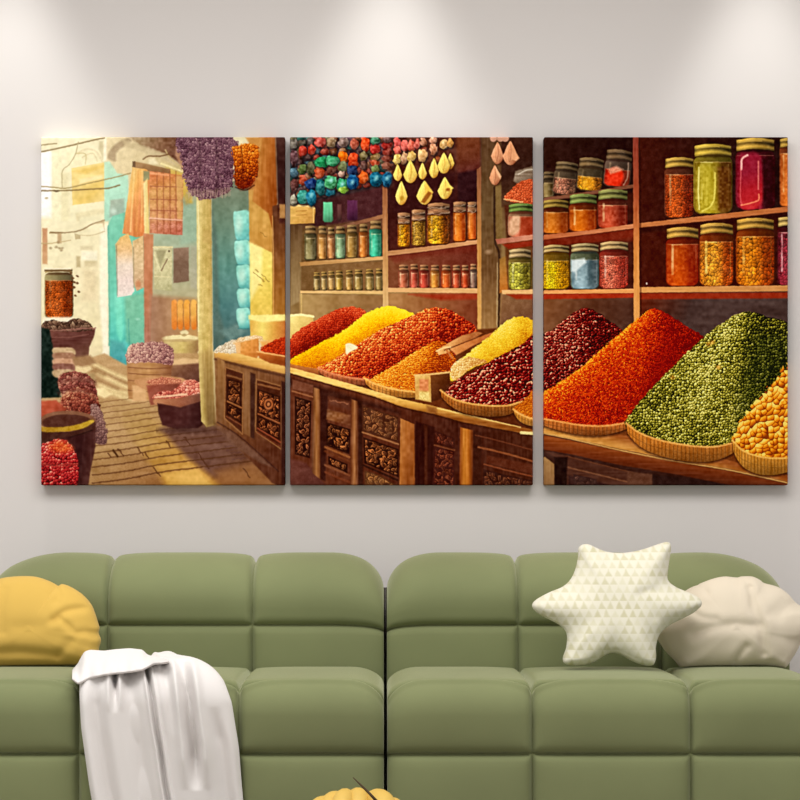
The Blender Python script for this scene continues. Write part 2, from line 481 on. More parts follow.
    for (a, b) in (((92, 362), (132, 380)), ((98, 372), (132, 388)), ((100, 384), (126, 392)), ((112, 392), (134, 398))):
        line([a, ((a[0] + b[0]) / 2, (a[1] + b[1]) / 2 + 1), b], 4, (236, 214, 160), soft=1.6, a=.8)
    for (a, b) in (((96, 368), (130, 384)), ((96, 378), (118, 388)), ((84, 366), (104, 374))):
        line([a, b], 2.6, (150, 116, 78), soft=1.6, a=.6, sm=False)
    poly([(94, 387), (104, 386), (112, 393), (104, 397), (95, 393)], (246, 224, 170), soft=1.2)
    poly([(112, 400), (135, 402), (158, 420), (176, 442), (196, 462), (224, 488), (166, 488), (156, 470), (140, 450), (124, 425)],
         grad((125, 405), (185, 485), (184, 150, 102), (188, 152, 94), (198, 152, 80), (214, 164, 84)), soft=3.5, a=.9, tex=(('h2', 10), ('m', 8)))
    poly([(160, 428), (210, 420), (250, 448), (290, 482), (290, 490), (250, 470), (214, 476), (186, 456)],
         grad((170, 430), (260, 475), (112, 80, 70), (108, 78, 70), (116, 80, 58)), soft=3, a=.85, tex=(('h2', 9), ('m', 6)))
    poly([(214, 470), (290, 452), (290, 490), (225, 490)], (152, 106, 66), soft=4, a=.8, tex=(('h2', 9),))
    poly([(163, 473), (196, 468), (214, 486), (168, 486)], grad((163, 470), (214, 486), (224, 176, 92), (232, 188, 106)), soft=1.5, a=.7, tex=(('h2', 12),))
    ys = (398, 403.5, 409, 415, 421, 428, 434.5, 441, 448, 454.5, 462, 470, 478)
    for i, y in enumerate(ys):
        x1 = 160 + i * 9 if i < 6 else 282
        q = [(92, y + 4), (125, y), (160, y - 4.5 - i * .2), (200, y - 9 - i * .25), (282, y - 17 - i * .4)]
        q = [p for p in q if p[0] <= x1] if i < 6 else q
        line(q, .85 + i * .05, (92, 58, 36), a=.45 + .03 * i, soft=.6, warp=.4)
    for x, y, l in ((137, 446, 8), (144, 451, 6), (118, 448, 7), (153, 466, 9), (198, 452, 15), (184, 436, 8), (108, 452, 4), (243, 467, 9), (166, 440, 6)):
        line([(x, y), (x + l * .7, y + l)], 1.1, (84, 50, 32), sm=False, a=.85, warp=.8)
    line([(113, 449), (117, 455)], 2, (70, 42, 24), sm=False)
    for k in range(5):
        line([(224 + k * 2, 446 + k * 3), (240 + k, 444 + k * 3.2)], 1.1, (100, 70, 66), a=.6, warp=1)
    poly([(41, 137), (170, 137), (150, 230), (150, 330), (41, 330)], (250, 240, 205), soft=26, a=.16, tex=None)
    # left stall, back: jar of chillies, dark crate
    jar(44, 268, 73, 318, (196, 96, 36), (120, 48, 16), (236, 222, 178), lh=4, hi=.25, lev=.15, grain=2.3, glass=(176, 164, 118), light=(220, 116, 50))
    rect(43, 266, 71, 269, (246, 236, 200))
    rect(44, 268.3, 71, 270.4, (112, 88, 58))
    rect(42, 316, 74, 322, (250, 238, 208), soft=1)
    for x, y in ((70.5, 272), (72.5, 277), (77, 275), (77, 282), (73.5, 286), (78.5, 290.5), (75, 294.5), (74, 281)):
        ell(x, y, 1.4, 1, (104, 72, 44), rot=.5)
    poly([(42, 328), (95, 327), (94, 334), (89, 346), (88, 357), (74, 360), (58, 356), (46, 345)], grad((60, 325), (72, 358), (124, 82, 72), (98, 60, 54), (112, 78, 64)), soft=.7, tex=(('h', 9), ('m', 6)))
    grains([(44, 329), (43, 321), (54, 319), (64, 321), (76, 317), (86, 320), (92, 326), (86, 330)], 4, [(54, 38, 30), (112, 84, 68), (196, 168, 136)], .5, seed=2, aniso=1.8)
    line([(46, 329), (62, 329), (80, 327.5), (95, 327)], 1.5, (156, 112, 98), warp=.8)
    line([(50, 336), (70, 336), (88, 333)], 1.2, (136, 94, 84), a=.8)
    poly([(38, 326), (49, 328), (53, 348), (58, 370), (61, 396), (38, 397)], (24, 42, 36), soft=.8, tex=(('s', 8), ('m', 8)))
    for y0, c in ((347, (206, 178, 138)), (352, (156, 116, 90)), (358, (204, 160, 128)), (363, (140, 98, 84)), (369, (200, 172, 134))):
        poly([(53, y0), (70, y0 - .5), (75, y0 + 3), (73, y0 + 7), (55, y0 + 7)], c, sm=True, soft=.8, tex=(('s', 12), ('h', 8)))
    poly([(75, 364), (88, 362), (92, 368), (82, 374), (75, 371)], (236, 212, 162), soft=1)
    poly([(72, 356), (90, 354), (96, 362), (82, 366), (74, 364)], (164, 130, 94), soft=1.4)
    poly([(78, 372), (94, 372), (96, 386), (82, 384)], (176, 150, 108), soft=1.4)
    # red mounds
    grains([(58, 384), (60, 374), (72, 370), (88, 374), (95, 384), (94, 396), (66, 398)], 3, [(84, 40, 34), (156, 88, 78), (216, 168, 138)], scal((60, 372), (80, 398), .66, .25), seed=4, rnd=.6)
    grains([(60, 404), (64, 392), (80, 386), (96, 394), (100, 410), (94, 418), (66, 414)], 3, [(84, 38, 32), (156, 80, 64), (226, 178, 136)], scal((66, 388), (80, 416), .75, .2), seed=5, rnd=.6)
    grains([(90, 406), (98, 404), (103, 416), (107, 432), (106, 442), (96, 442), (92, 428)], 2.6, [(84, 56, 56), (142, 106, 98), (186, 152, 138)], scal((92, 406), (104, 440), .65, .35), seed=6)
    for yy, c in ((381, (214, 168, 138)), (393, (226, 176, 138))):
        line([(60, yy + 2), (72, yy - 3), (86, yy - 2), (95, yy + 4)], 2.4, c, a=.5, soft=1.6, warp=1.6, tex=(('f', 40), ('s', 30)))
    for yy in (377, 388):
        line([(58, yy + 4), (74, yy + 1), (94, yy + 4)], 2.2, (92, 48, 44), a=.6, soft=1.6, warp=1.4)
    poly([(38, 400), (56, 399), (66, 408), (58, 420), (38, 424)], grad((38, 400), (60, 422), (196, 100, 72), (176, 84, 60), (140, 70, 54)), soft=1, tex=(('h', 12), ('m', 8)))
    # tub
    poly([(38, 428), (95, 420), (95, 446), (90, 470), (87, 490), (38, 490)], grad((42, 450), (95, 460), (74, 46, 36), (72, 40, 38), (60, 32, 32), (92, 58, 52)), soft=.7, tex=(('v', 7), ('m', 5)))
    ell(67, 420, 28.5, 10.5, (138, 98, 74))
    ell(67, 421.5, 25.5, 8.4, (88, 54, 44))
    poly([(40, 426), (60, 426), (78, 423), (92, 418.5), (92, 424), (76, 429), (52, 431), (40, 430)], grad((44, 428), (92, 420), (170, 132, 44), (184, 146, 48), (206, 170, 66)), sm=True, soft=.6, tex=(('f', 12), ('m', 10)))
    poly([(40, 432), (66, 432), (84, 427), (95, 420), (95, 428), (84, 433), (60, 437), (40, 437)], (76, 46, 38), soft=.8)
    line([(70, 436), (80, 433), (92, 429)], 1, (40, 22, 20), a=.8)
    # red berries in front
    grains([(38, 452), (40, 444), (52, 439), (62, 438), (70, 443), (76, 454), (78, 466), (77, 482), (72, 486), (38, 487)], 2.9, [(70, 12, 16), (166, 34, 40), (206, 66, 62), (248, 176, 150)], scal((60, 438), (60, 484), .72, .5, .42), seed=7, aniso=1.2, rnd=.5, shade=.6)
    grains([(48, 446), (56, 440), (66, 441), (72, 448), (60, 452)], 2.8, [(150, 40, 20), (226, 96, 40), (250, 180, 90)], .6, seed=8, soft=3, a=.7)
    line([(41, 463), (58, 464), (77, 463)], 2.2, (150, 60, 52), a=.7, soft=1.2)
    # centre: purple mound on a crate, trays, bowl
    poly([(165, 360), (200, 360), (200, 388), (170, 388)], grad((170, 360), (190, 388), (162, 124, 92), (120, 84, 66), (92, 60, 50)), soft=1)
    poly([(168, 360), (182, 357), (200, 358), (198, 362), (172, 364)], (222, 186, 138), soft=1)
    poly([(126, 358), (172, 362), (170, 384), (166, 400), (128, 398)], grad((126, 370), (172, 372), (178, 132, 88), (196, 150, 100), (140, 94, 66)), soft=.7, tex=(('h', 9), ('m', 6)))
    for y in (366, 372, 379, 389):
        line([(128, y), (150, y + 1.5), (170, y + .5)], 1.1, (120, 78, 52), a=.7)
    rect(132, 384, 146, 400, (220, 176, 128), soft=1.2)
    grains([(125, 356), (128, 347), (134, 342), (150, 341), (162, 341), (171, 346), (174, 355), (170, 364), (150, 361), (130, 362)], 3.1, [(110, 70, 72), (166, 118, 112), (212, 170, 152), (236, 202, 176)], scal((130, 345), (172, 362), .72, .3), seed=9, aniso=1.5)
    poly([(134, 379), (160, 375), (182, 377), (184, 384), (150, 390)], (200, 150, 106), sm=True, soft=.8)
    grains([(146, 381), (160, 376), (178, 378), (180, 382), (160, 385)], 2.4, [(150, 80, 62), (206, 132, 104), (240, 190, 150)], .55, seed=10)
    poly([(146, 384), (182, 382), (184, 400), (150, 404)], grad((150, 384), (180, 400), (160, 92, 74), (122, 70, 58)), soft=1)
    grains([(153, 397), (160, 390), (172, 389), (184, 380), (194, 379), (204, 385), (208, 392), (196, 397), (172, 400)], 3, [(128, 50, 46), (196, 96, 82), (232, 156, 130), (248, 206, 180)], scal((180, 380), (180, 400), .62, .45), seed=11, aniso=1.4)
    poly([(154, 398), (176, 397), (206, 391), (209, 394), (206, 402), (180, 406), (157, 404)], grad((155, 398), (208, 398), (190, 134, 96), (156, 100, 76), (110, 76, 66)), sm=True, soft=.7)
    line([(155, 396), (172, 394.5), (186, 393)], 2, (246, 206, 168))
    poly([(157, 402), (180, 406), (208, 398), (210, 416), (198, 427), (176, 428), (162, 424), (158, 412)], grad((160, 405), (205, 425), (74, 40, 38), (84, 50, 48), (50, 24, 24)), soft=.8, tex=(('m', 6),))
    ell(186, 429, 26, 3, (70, 46, 42), soft=2.5, a=.7)
    # pale pillar
    poly([(196, 196), (211, 198), (212, 300), (212, 345), (214, 424), (206, 426), (201, 420), (199, 380), (197, 300)], grad((196, 300), (213, 300), (240, 222, 152), (212, 188, 118), (204, 178, 106), (190, 160, 98)), soft=.6, tex=(('v', 9), ('m', 10), ('f', 6)))
    poly([(199, 352), (213, 345), (216, 424), (206, 426)], grad((205, 345), (208, 425), (190, 160, 100), (150, 122, 74), (110, 86, 54)), soft=3, a=.85, tex=(('v', 12),))
    poly([(203, 228), (211, 230), (211, 243), (202, 240)], (196, 166, 100), soft=1.2, a=.7)
    line([(197.5, 200), (198.5, 240), (198, 330)], 1.2, (250, 238, 180), a=.85)
    # teal recess
    poly([(211, 180), (252, 180), (252, 336), (226, 346), (213, 350)], grad((225, 185), (228, 345), (126, 138, 116), (112, 140, 120), (100, 146, 134), (84, 128, 126), (78, 108, 106)), soft=.7, tex=(('v2', 9), ('l', 8), ('m', 4)))
    poly([(212, 210), (217, 240), (219, 310), (226, 335), (216, 348), (213, 340)], (92, 112, 102), soft=2, a=.7)
    poly([(220, 330), (236, 322), (246, 330), (230, 340)], (110, 140, 134), soft=2)
    for y0, y1, x0 in ((210, 239, 233), (239.5, 263.5, 234), (264, 287, 236), (287.5, 306.5, 236.5), (307, 327, 236)):
        poly([(x0, y0 + 2), (x0 + 5, y0), (249, y0 + 1), (250, y1 - 3), (247, y1), (x0 + 4, y1), (x0 + 1, (y0 + y1) / 2 + 3)], grad((x0, y0), (250, y1), (160, 226, 206), (150, 220, 202), (126, 204, 192), (92, 170, 166)), sm=True, soft=.7, tex=(('m', 12), ('s', 8)))
        ell(x0 + 5.5, (y0 + y1) / 2 - 1, 3.4, (y1 - y0) * .3, (206, 240, 218), soft=2.2, a=.75)
        line([(x0 + 2, y1 + .2), (249, y1 + .4)], 1.3, (66, 132, 130), a=.8, sm=False)
    # yellow pillar, posts
    poly([(249, 180), (274, 196), (273, 300), (272, 330), (250, 336)], grad((258, 240), (260, 330), (246, 226, 128), (244, 220, 116), (232, 200, 96), (226, 190, 92)), soft=.6, tex=(('m', 8), ('s', 6)))
    poly([(248, 178), (262, 170), (274, 190), (273, 252), (262, 247), (249, 241)], grad((260, 180), (262, 248), (196, 150, 84), (206, 160, 86), (196, 144, 72)), soft=.7, tex=(('v', 8), ('m', 7)))
    poly([(249, 241), (262, 247), (261, 280), (250, 300)], (254, 242, 168), soft=2, a=.7)
    for a, b in (((253, 271), (259, 277)), ((259, 277), (263, 280)), ((262, 273), (268, 281)), ((255, 268), (258, 271)), ((260, 231), (266, 236)), ((258, 283), (262, 285))):
        line([a, b], .9, (140, 104, 44), sm=False, a=.75, warp=1)
    poly([(258, 134), (275, 134), (277, 200), (273, 232), (268, 212), (252, 200), (254, 180)], grad((256, 165), (277, 168), (190, 130, 66), (176, 108, 48), (150, 82, 32)), soft=.8, tex=(('v', 10), ('m', 6)))
    poly([(272, 205), (290, 200), (290, 330), (272, 330)], grad((276, 200), (282, 325), (96, 58, 40), (112, 70, 40), (150, 100, 48), (176, 124, 56)), soft=.8, tex=(('v', 9), ('m', 6)))
    poly([(275, 134), (290, 134), (290, 222), (279, 222), (277, 200)], grad((276, 137), (288, 220), (70, 44, 38), (56, 32, 30), (70, 34, 28)), soft=1.2, tex=(('m', 8),))
    rect(279, 203, 286, 217, (176, 132, 82), soft=.8)
    line([(272, 215), (273, 260), (273, 318)], 1, (232, 180, 110), a=.8)
    # hanging bundles
    grains([(178, 136), (233, 136), (234, 160), (233, 178), (229, 190), (214, 197), (200, 198), (190, 192), (184, 178), (181, 158)], 2.7, [(70, 42, 54), (112, 76, 90), (142, 106, 116), (198, 162, 160)], scal((184, 150), (232, 190), .52, .46), seed=12, rnd=.5, aniso=1.5, edge=1.6)
    for k in range(34):
        x = 188 + k * 1.25 + rng.uniform(-.5, .5)
        y = 195 - abs(k - 12) * .12
        line([(x, y - 5 + rng.uniform(-2, 1)), (x + rng.uniform(-.8, .8), y + rng.uniform(0, 4))], .8, (196, 172, 148), a=.6, sm=False)
    for k in range(60):
        x, y = rng.uniform(184, 231), rng.uniform(142, 192)
        ell(x, y, rng.uniform(.6, 1.4), .6, (196, 164, 156), a=.55, rot=rng.uniform(-.6, .6))
    for x in (199, 216):
        line([(x, 140), (x + 1, 165), (x, 192)], 1.6, (52, 30, 38), a=.5, soft=1.5)
    poly([(245, 136), (262, 136), (260, 150), (254, 150)], (206, 150, 84), soft=1)
    grains([(232, 148), (238, 144), (250, 142), (258, 147), (258, 162), (255, 180), (249, 186), (240, 187), (234, 182), (233, 165)], 2.9, [(70, 18, 8), (160, 64, 14), (226, 124, 30), (250, 184, 80)], scal((236, 146), (256, 186), .72, .5, .22), seed=13, aniso=1.2, edge=1.2)
    line([(241, 146), (242, 166), (241, 184)], 1.2, (100, 34, 10), a=.8)
    poly([(234, 180), (255, 178), (252, 187), (240, 189)], (110, 26, 10), soft=2, a=.6)
    line([(235, 186), (245, 189), (254, 184)], 1.2, (60, 24, 16), a=.8)
    # counter
    poly([(214, 352), (290, 370), (290, 490), (272, 482), (216, 424)], grad((220, 380), (285, 430), (136, 96, 60), (122, 80, 50), (96, 56, 38)), soft=.7, tex=(('v', 9), ('m', 6)))
    poly([(214, 352), (222, 348), (290, 364), (290, 374), (214, 357)], grad((225, 350), (222, 362), (240, 196, 116), (216, 164, 88), (150, 102, 56)), soft=.6, tex=(('h', 9),))
    line([(215, 358), (250, 367), (288, 376)], 2.2, (74, 44, 30), a=.75, soft=1)
    for p in ([(225, 366), (243, 372), (242, 433), (224, 417)], [(256, 378), (281, 385), (281, 448), (255, 430)]):
        poly(p, (78, 40, 24), soft=.8)
        frame(p, 1.3, (158, 112, 70))
    carve([(227, 377), (241, 381), (240.5, 406), (226.5, 399)], seed=4)
    carve([(226.5, 401), (241, 408), (241, 422), (226.5, 413)], seed=5)
    line([(227, 374), (241, 378)], 2, (142, 98, 62), sm=False)
    line([(227, 400), (241, 406.5)], 1.6, (176, 118, 72), sm=False)
    line([(226, 415), (241, 424)], 1.2, (140, 84, 54), sm=False)
    carve([(257.5, 388), (279.5, 395), (279.5, 422), (257, 412)], seed=6, hi=(190, 112, 64))
    carve([(257, 414), (279.5, 424), (279.5, 439), (257, 427)], seed=7, hi=(190, 112, 64))
    ell(268, 403, 5.4, 6.4, (84, 46, 30), a=.8)
    ell(268, 403, 4.4, 5.4, (186, 112, 66))
    ell(268, 403, 2.8, 3.6, (84, 44, 28))
    ell(268, 403, 1.4, 1.8, (200, 130, 80))
    line([(258, 383), (279, 388)], 2, (150, 100, 62), sm=False)
    line([(258, 412.5), (279, 422)], 1.6, (176, 108, 66), sm=False)
    line([(257, 427), (280, 441)], 1.3, (170, 88, 58), sm=False)
    line([(257, 431), (280, 445)], 1, (120, 60, 42), sm=False)
    poly([(244, 369), (250, 371), (250, 436), (243, 432)], (138, 98, 64), soft=.8, tex=(('v', 12),))
    poly([(250, 371), (255, 373), (254, 438), (250, 436)], (70, 42, 32), soft=.8)
    poly([(217, 356), (224, 360), (223, 418), (217, 422)], grad((217, 360), (224, 420), (160, 118, 74), (116, 80, 50)), soft=.8, tex=(('v', 12),))
    poly([(281, 380), (290, 382), (290, 490), (281, 482)], (62, 32, 26), soft=1)
    poly([(216, 424), (232, 430), (272, 466), (260, 462), (226, 440)], (120, 88, 72), soft=1.2, a=.8)
    line([(217, 421), (240, 436), (278, 470)], 1.4, (70, 42, 34), a=.8)
    # on the counter
    poly([(249, 319), (290, 319), (290, 342), (256, 338), (250, 330)], grad((250, 325), (286, 328), (228, 180, 92), (244, 220, 120), (224, 168, 84), (196, 116, 60)), soft=.8)
    poly([(248, 314), (290, 313), (290, 319), (262, 321), (248, 318)], (252, 238, 150), sm=False, soft=.8)
    grains([(214, 350), (224, 342), (236, 338), (240, 346), (236, 352), (224, 352)], 3, [(176, 150, 116), (226, 210, 180), (252, 246, 226)], .62, seed=14)
    grains([(232, 342), (240, 336), (256, 334), (262, 338), (250, 342), (238, 344)], 2.6, [(206, 160, 110), (240, 206, 156), (252, 238, 206)], .6, seed=15)
    poly([(235, 342), (258, 337), (259, 354), (256, 357), (237, 352)], grad((236, 340), (258, 356), (232, 172, 104), (222, 150, 76), (196, 122, 60)), soft=.6, tex=(('s', 12),))
    poly([(235, 342), (240, 341), (240, 352), (236, 352)], (240, 190, 130), soft=.6)
    poly([(259, 340), (290, 336), (290, 346), (262, 346)], (240, 180, 104), soft=1.2)
    grains([(260, 349), (268, 342), (280, 337), (291, 336), (291, 357), (274, 354)], 2.6, [(126, 28, 10), (206, 66, 26), (240, 110, 50)], scal((262, 340), (286, 355), .6, .42), seed=16)
    poly([(257, 350), (274, 353), (290, 356), (290, 366), (270, 362), (259, 357)], grad((258, 352), (260, 364), (196, 112, 48), (146, 74, 30)), soft=.7)
    line([(257, 350.5), (272, 353), (290, 356)], 1.6, (246, 190, 120))


def paint_middle():
    rect(286, 134, 538, 330, grad((300, 137), (340, 320), (58, 42, 40), (80, 52, 40), (116, 90, 58), (158, 130, 84)), tex=(('l', 8), ('m', 5)))
    # left bay
    poly([(312, 186), (383, 186), (383, 222), (312, 234)], grad((315, 190), (380, 225), (58, 34, 34), (76, 42, 44), (92, 56, 60)), soft=1.5)
    poly([(300, 228), (383, 216), (383, 258), (300, 262)], grad((300, 240), (383, 240), (106, 82, 50), (100, 66, 48)), soft=1.5)
    poly([(300, 264), (383, 260), (383, 291), (300, 291)], grad((302, 264), (380, 290), (116, 88, 54), (132, 100, 64), (140, 104, 68)), soft=1)
    poly([(290, 222), (302, 224), (300, 300), (290, 305)], grad((290, 224), (290, 300), (96, 72, 48), (130, 106, 72), (158, 134, 96)), soft=1, tex=(('v', 9),))
    poly([(299, 293), (383, 294), (383, 330), (299, 330)], grad((300, 296), (383, 326), (176, 146, 96), (156, 122, 80), (142, 104, 66)), soft=1, tex=(('l', 10), ('m', 5)))
    line([(301, 293), (301, 330)], 1.3, (206, 174, 114), sm=False)
    for x0, x1, y0, y1, c in ((323, 332, 201, 221, (104, 190, 144)), (337, 341, 203, 220, (96, 62, 60)), (347, 357, 199, 219, (94, 50, 80))):
        poly([(x0, y0), (x1, y0), (x1 + .6, y1 - 2), (x1 - 1, y1), (x0 + 1, y1), (x0 - .4, y1 - 2)], grad((x0, y0), (x1, y1), np.array(c) * 1.1, c, np.array(c) * .6), sm=False, soft=.7, tex=(('v', 10),))
    poly([(357, 193), (383, 186), (383, 214), (358, 218)], (78, 44, 46), soft=2, a=.7)
    poly([(326, 228), (383, 213), (383, 217), (328, 230.5)], grad((328, 228), (383, 215), (104, 72, 62), (170, 120, 84)), soft=.6)
    poly([(288, 203), (313, 204), (315, 208), (314, 222), (288, 223)], grad((290, 204), (314, 222), (222, 182, 108), (212, 166, 92), (180, 130, 66)), soft=.6, tex=(('h', 9), ('s', 6)))
    line([(289, 204.5), (306, 205), (314, 207)], 1.5, (244, 212, 144))
    line([(313, 208), (313, 221)], 1, (236, 196, 124), sm=False)
    for y in (210, 214):
        line([(296, y), (306, y - .6)], .8, (170, 118, 56), sm=False, a=.7)
    row = ((304, 316, 225, (134, 124, 84)), (317.5, 326.5, 225, (206, 148, 84)), (327, 334.5, 226, (204, 142, 92)), (335, 345, 225.5, (146, 178, 138)),
           (346, 357, 224, (172, 136, 76)), (358.5, 367.5, 223, (214, 128, 62)), (369, 381.5, 220, (72, 186, 150)))
    for i, (a, b, y, c) in enumerate(row):
        vial(a, y, b, 259 - i * .45, c, lid=(160, 140, 112), seed=i)
    poly([(299, 261), (383, 255), (383, 258.5), (300, 265)], grad((300, 262), (383, 257), (178, 134, 84), (222, 178, 124)), soft=.5, tex=(('h', 9),))
    for i, x in enumerate((313, 320.5, 327.5, 335, 345, 354, 365, 375)):
        c = ((176, 150, 98), (180, 150, 96), (200, 158, 98), (198, 162, 84), (194, 152, 88), (170, 142, 84), (176, 148, 90), (168, 142, 90))[i]
        vial(x, 271 - i * .5, x + (6.6, 6.4, 7, 7.6, 7.6, 8.4, 8.4, 7.4)[i], 289.5, c, lid=(168, 146, 100), seed=20 + i, hi=.6)
    poly([(300, 289.5), (383, 289.5), (383, 293), (300, 292)], (222, 182, 122), soft=.5, tex=(('h', 9),))
    # middle bay
    poly([(387, 186), (478, 180), (478, 252), (387, 262)], grad((400, 190), (440, 252), (60, 28, 26), (74, 34, 28), (92, 46, 34)), soft=1)
    poly([(387, 256), (478, 244), (478, 290), (387, 290)], grad((392, 258), (470, 280), (128, 80, 54), (122, 66, 48), (104, 46, 34)), soft=1)
    poly([(387, 254), (478, 242), (478, 250), (420, 256), (395, 262)], (112, 44, 30), soft=2, a=.7)
    poly([(387, 292), (478, 292), (478, 330), (387, 330)], grad((390, 300), (478, 310), (166, 122, 76), (150, 98, 62), (126, 66, 44)), soft=1, tex=(('l', 9), ('m', 5)))
    poly([(408, 293), (478, 292), (478, 298), (440, 299)], (158, 58, 32), soft=1.6, a=.9)
    poly([(386, 250), (430, 245), (478, 238), (478, 242.5), (430, 249.5), (386, 255)], grad((386, 252), (478, 240), (186, 134, 92), (212, 156, 110)), soft=.5, tex=(('h', 9),))
    B = ((398, 408.5, 264, (196, 112, 82)), (409.5, 418, 263, (200, 92, 72)), (419, 428.5, 264, (204, 84, 66)), (430, 439, 264, (236, 150, 70)),
         (441, 450.5, 264, (234, 108, 50)), (452, 460, 264, (210, 94, 62)), (461, 468.5, 264, (214, 92, 56)), (469.5, 476.5, 263, (150, 116, 100)))
    for i, (a, b, y, c) in enumerate(B):
        vial(a, y, b, 287.5, c, lid=(176, 138, 116), seed=40 + i, hi=.6)
    poly([(387, 286.5), (478, 287), (478, 292), (387, 291)], (224, 174, 120), soft=.5, tex=(('h', 8),))
    # uprights
    poly([(382, 184), (387, 184), (388, 316), (382.5, 316)], grad((384, 186), (384, 312), (150, 96, 66), (196, 146, 96), (216, 178, 122)), soft=.5, tex=(('v', 10),))
    poly([(455, 134), (480, 134), (480, 175), (455, 190)], grad((458, 137), (470, 180), (112, 62, 36), (104, 56, 38), (84, 36, 40)), soft=1.5)
    poly([(456, 172), (478, 168), (477, 212), (456, 198)], (50, 22, 26), soft=1.6)
    poly([(476.5, 168), (481, 165), (481.5, 336), (477, 336)], grad((478, 168), (479, 330), (140, 92, 66), (198, 144, 84), (222, 172, 104)), soft=.5, tex=(('v', 9),))
    poly([(481, 134), (501, 134), (501, 336), (481, 340)], grad((484, 140), (490, 335), (92, 66, 44), (104, 82, 54), (112, 82, 52), (166, 128, 82)), soft=.8, tex=(('v', 9), ('m', 5)))
    line([(494, 186), (494.5, 238), (499, 258), (498, 336)], 2, (54, 36, 26), a=.85)
    poly([(495, 184), (502, 184), (502, 240), (496, 238)], (130, 106, 64), soft=.8, a=.8)
    poly([(499, 258), (507, 254), (508, 290), (499, 292)], grad((499, 260), (508, 285), (160, 118, 60), (190, 120, 54)), soft=.9)
    ell(488, 251, 3, 2, (160, 130, 100), soft=1.4)
    line([(497, 262), (496.5, 325)], .9, (196, 172, 130), a=.8, sm=False)
    # right bay
    poly([(501, 134), (536, 134), (536, 200), (501, 206)], grad((505, 137), (530, 200), (66, 38, 28), (58, 34, 26), (92, 66, 44)), soft=1)
    poly([(504, 204), (536, 202), (536, 236), (506, 238)], (84, 44, 28), soft=1)
    poly([(504, 240), (536, 238), (536, 290), (508, 290)], (104, 64, 34), soft=1)
    poly([(501, 293), (536, 293), (536, 340), (499, 340)], grad((502, 296), (534, 330), (140, 104, 72), (112, 76, 56)), soft=1)
    poly([(515, 170), (532, 165), (536, 172), (536, 178), (520, 184), (513, 180)], grad((515, 166), (534, 182), (160, 144, 126), (112, 92, 74)), soft=.8, tex=(('h', 16), ('f', 8)))
    line([(518, 173), (526, 169), (533, 168)], 1.2, (206, 194, 176))
    grains([(504, 198), (512, 187), (521, 180), (533, 178), (536, 182), (536, 203), (520, 202)], 2.4, [(120, 48, 26), (206, 90, 50), (240, 144, 96)], scal((506, 190), (532, 200), .62, .45), seed=17)
    line([(504, 198), (514, 199.5), (522, 201)], 1.3, (244, 190, 130))
    jar(507.5, 204, 536, 237, (188, 110, 84), (140, 46, 22), (122, 160, 102), lh=8, hi=.3, lev=.15, glass=(160, 120, 90), seed=5)
    poly([(509, 219), (519, 215), (521, 226), (514, 234), (509, 232)], (222, 180, 144), soft=1.4, sm=True, a=.85, tex=(('s', 16),))
    poly([(520, 216), (534, 216), (534, 234), (519, 234)], (154, 56, 28), soft=1.4, a=.75)
    poly([(495, 238), (536, 233), (536, 238), (497, 243)], grad((495, 240), (534, 235), (170, 104, 84), (220, 152, 124)), soft=.5)
    poly([(502, 243), (536, 238.5), (536, 244), (508, 248)], (142, 48, 26), soft=1)
    jar(508, 249, 531, 289, (178, 172, 70), (96, 84, 26), (196, 182, 158), lh=8.5, hi=.55, lev=.14, seed=6, grain=3.4, glass=(140, 120, 60), hc=(250, 246, 190))
    rect(531, 256, 536, 288, (96, 78, 30), soft=.8)
    poly([(501, 289), (536, 288), (536, 293), (502, 293)], (232, 184, 126), soft=.5)
    poly([(506, 293), (536, 293), (536, 298), (516, 298)], (158, 58, 30), soft=1)
    # hanging strings, cool to warm
    poly([(288, 134), (394, 134), (394, 182), (350, 192), (290, 204)], (54, 46, 48), soft=2, tex=(('m', 14),))
    r2 = np.random.default_rng(21)
    for x in np.arange(292, 393, 8.2):
        ymax = 200 - (x - 292) * .22
        line([(x, 134), (x + 1, (134 + ymax) / 2), (x, ymax)], 6.5, (40, 30, 34), soft=1.5, a=.8)
        y = 138.
        while y < ymax:
            c = ((150, 70, 56), (96, 72, 70), (110, 104, 74), (60, 84, 92), (140, 92, 66), (84, 60, 72), (52, 96, 90))[r2.integers(7)]
            blob(x + r2.uniform(-1, 1), y, r2.uniform(3.6, 4.6), r2.uniform(2.6, 4.4), c)
            y += r2.uniform(5, 8)
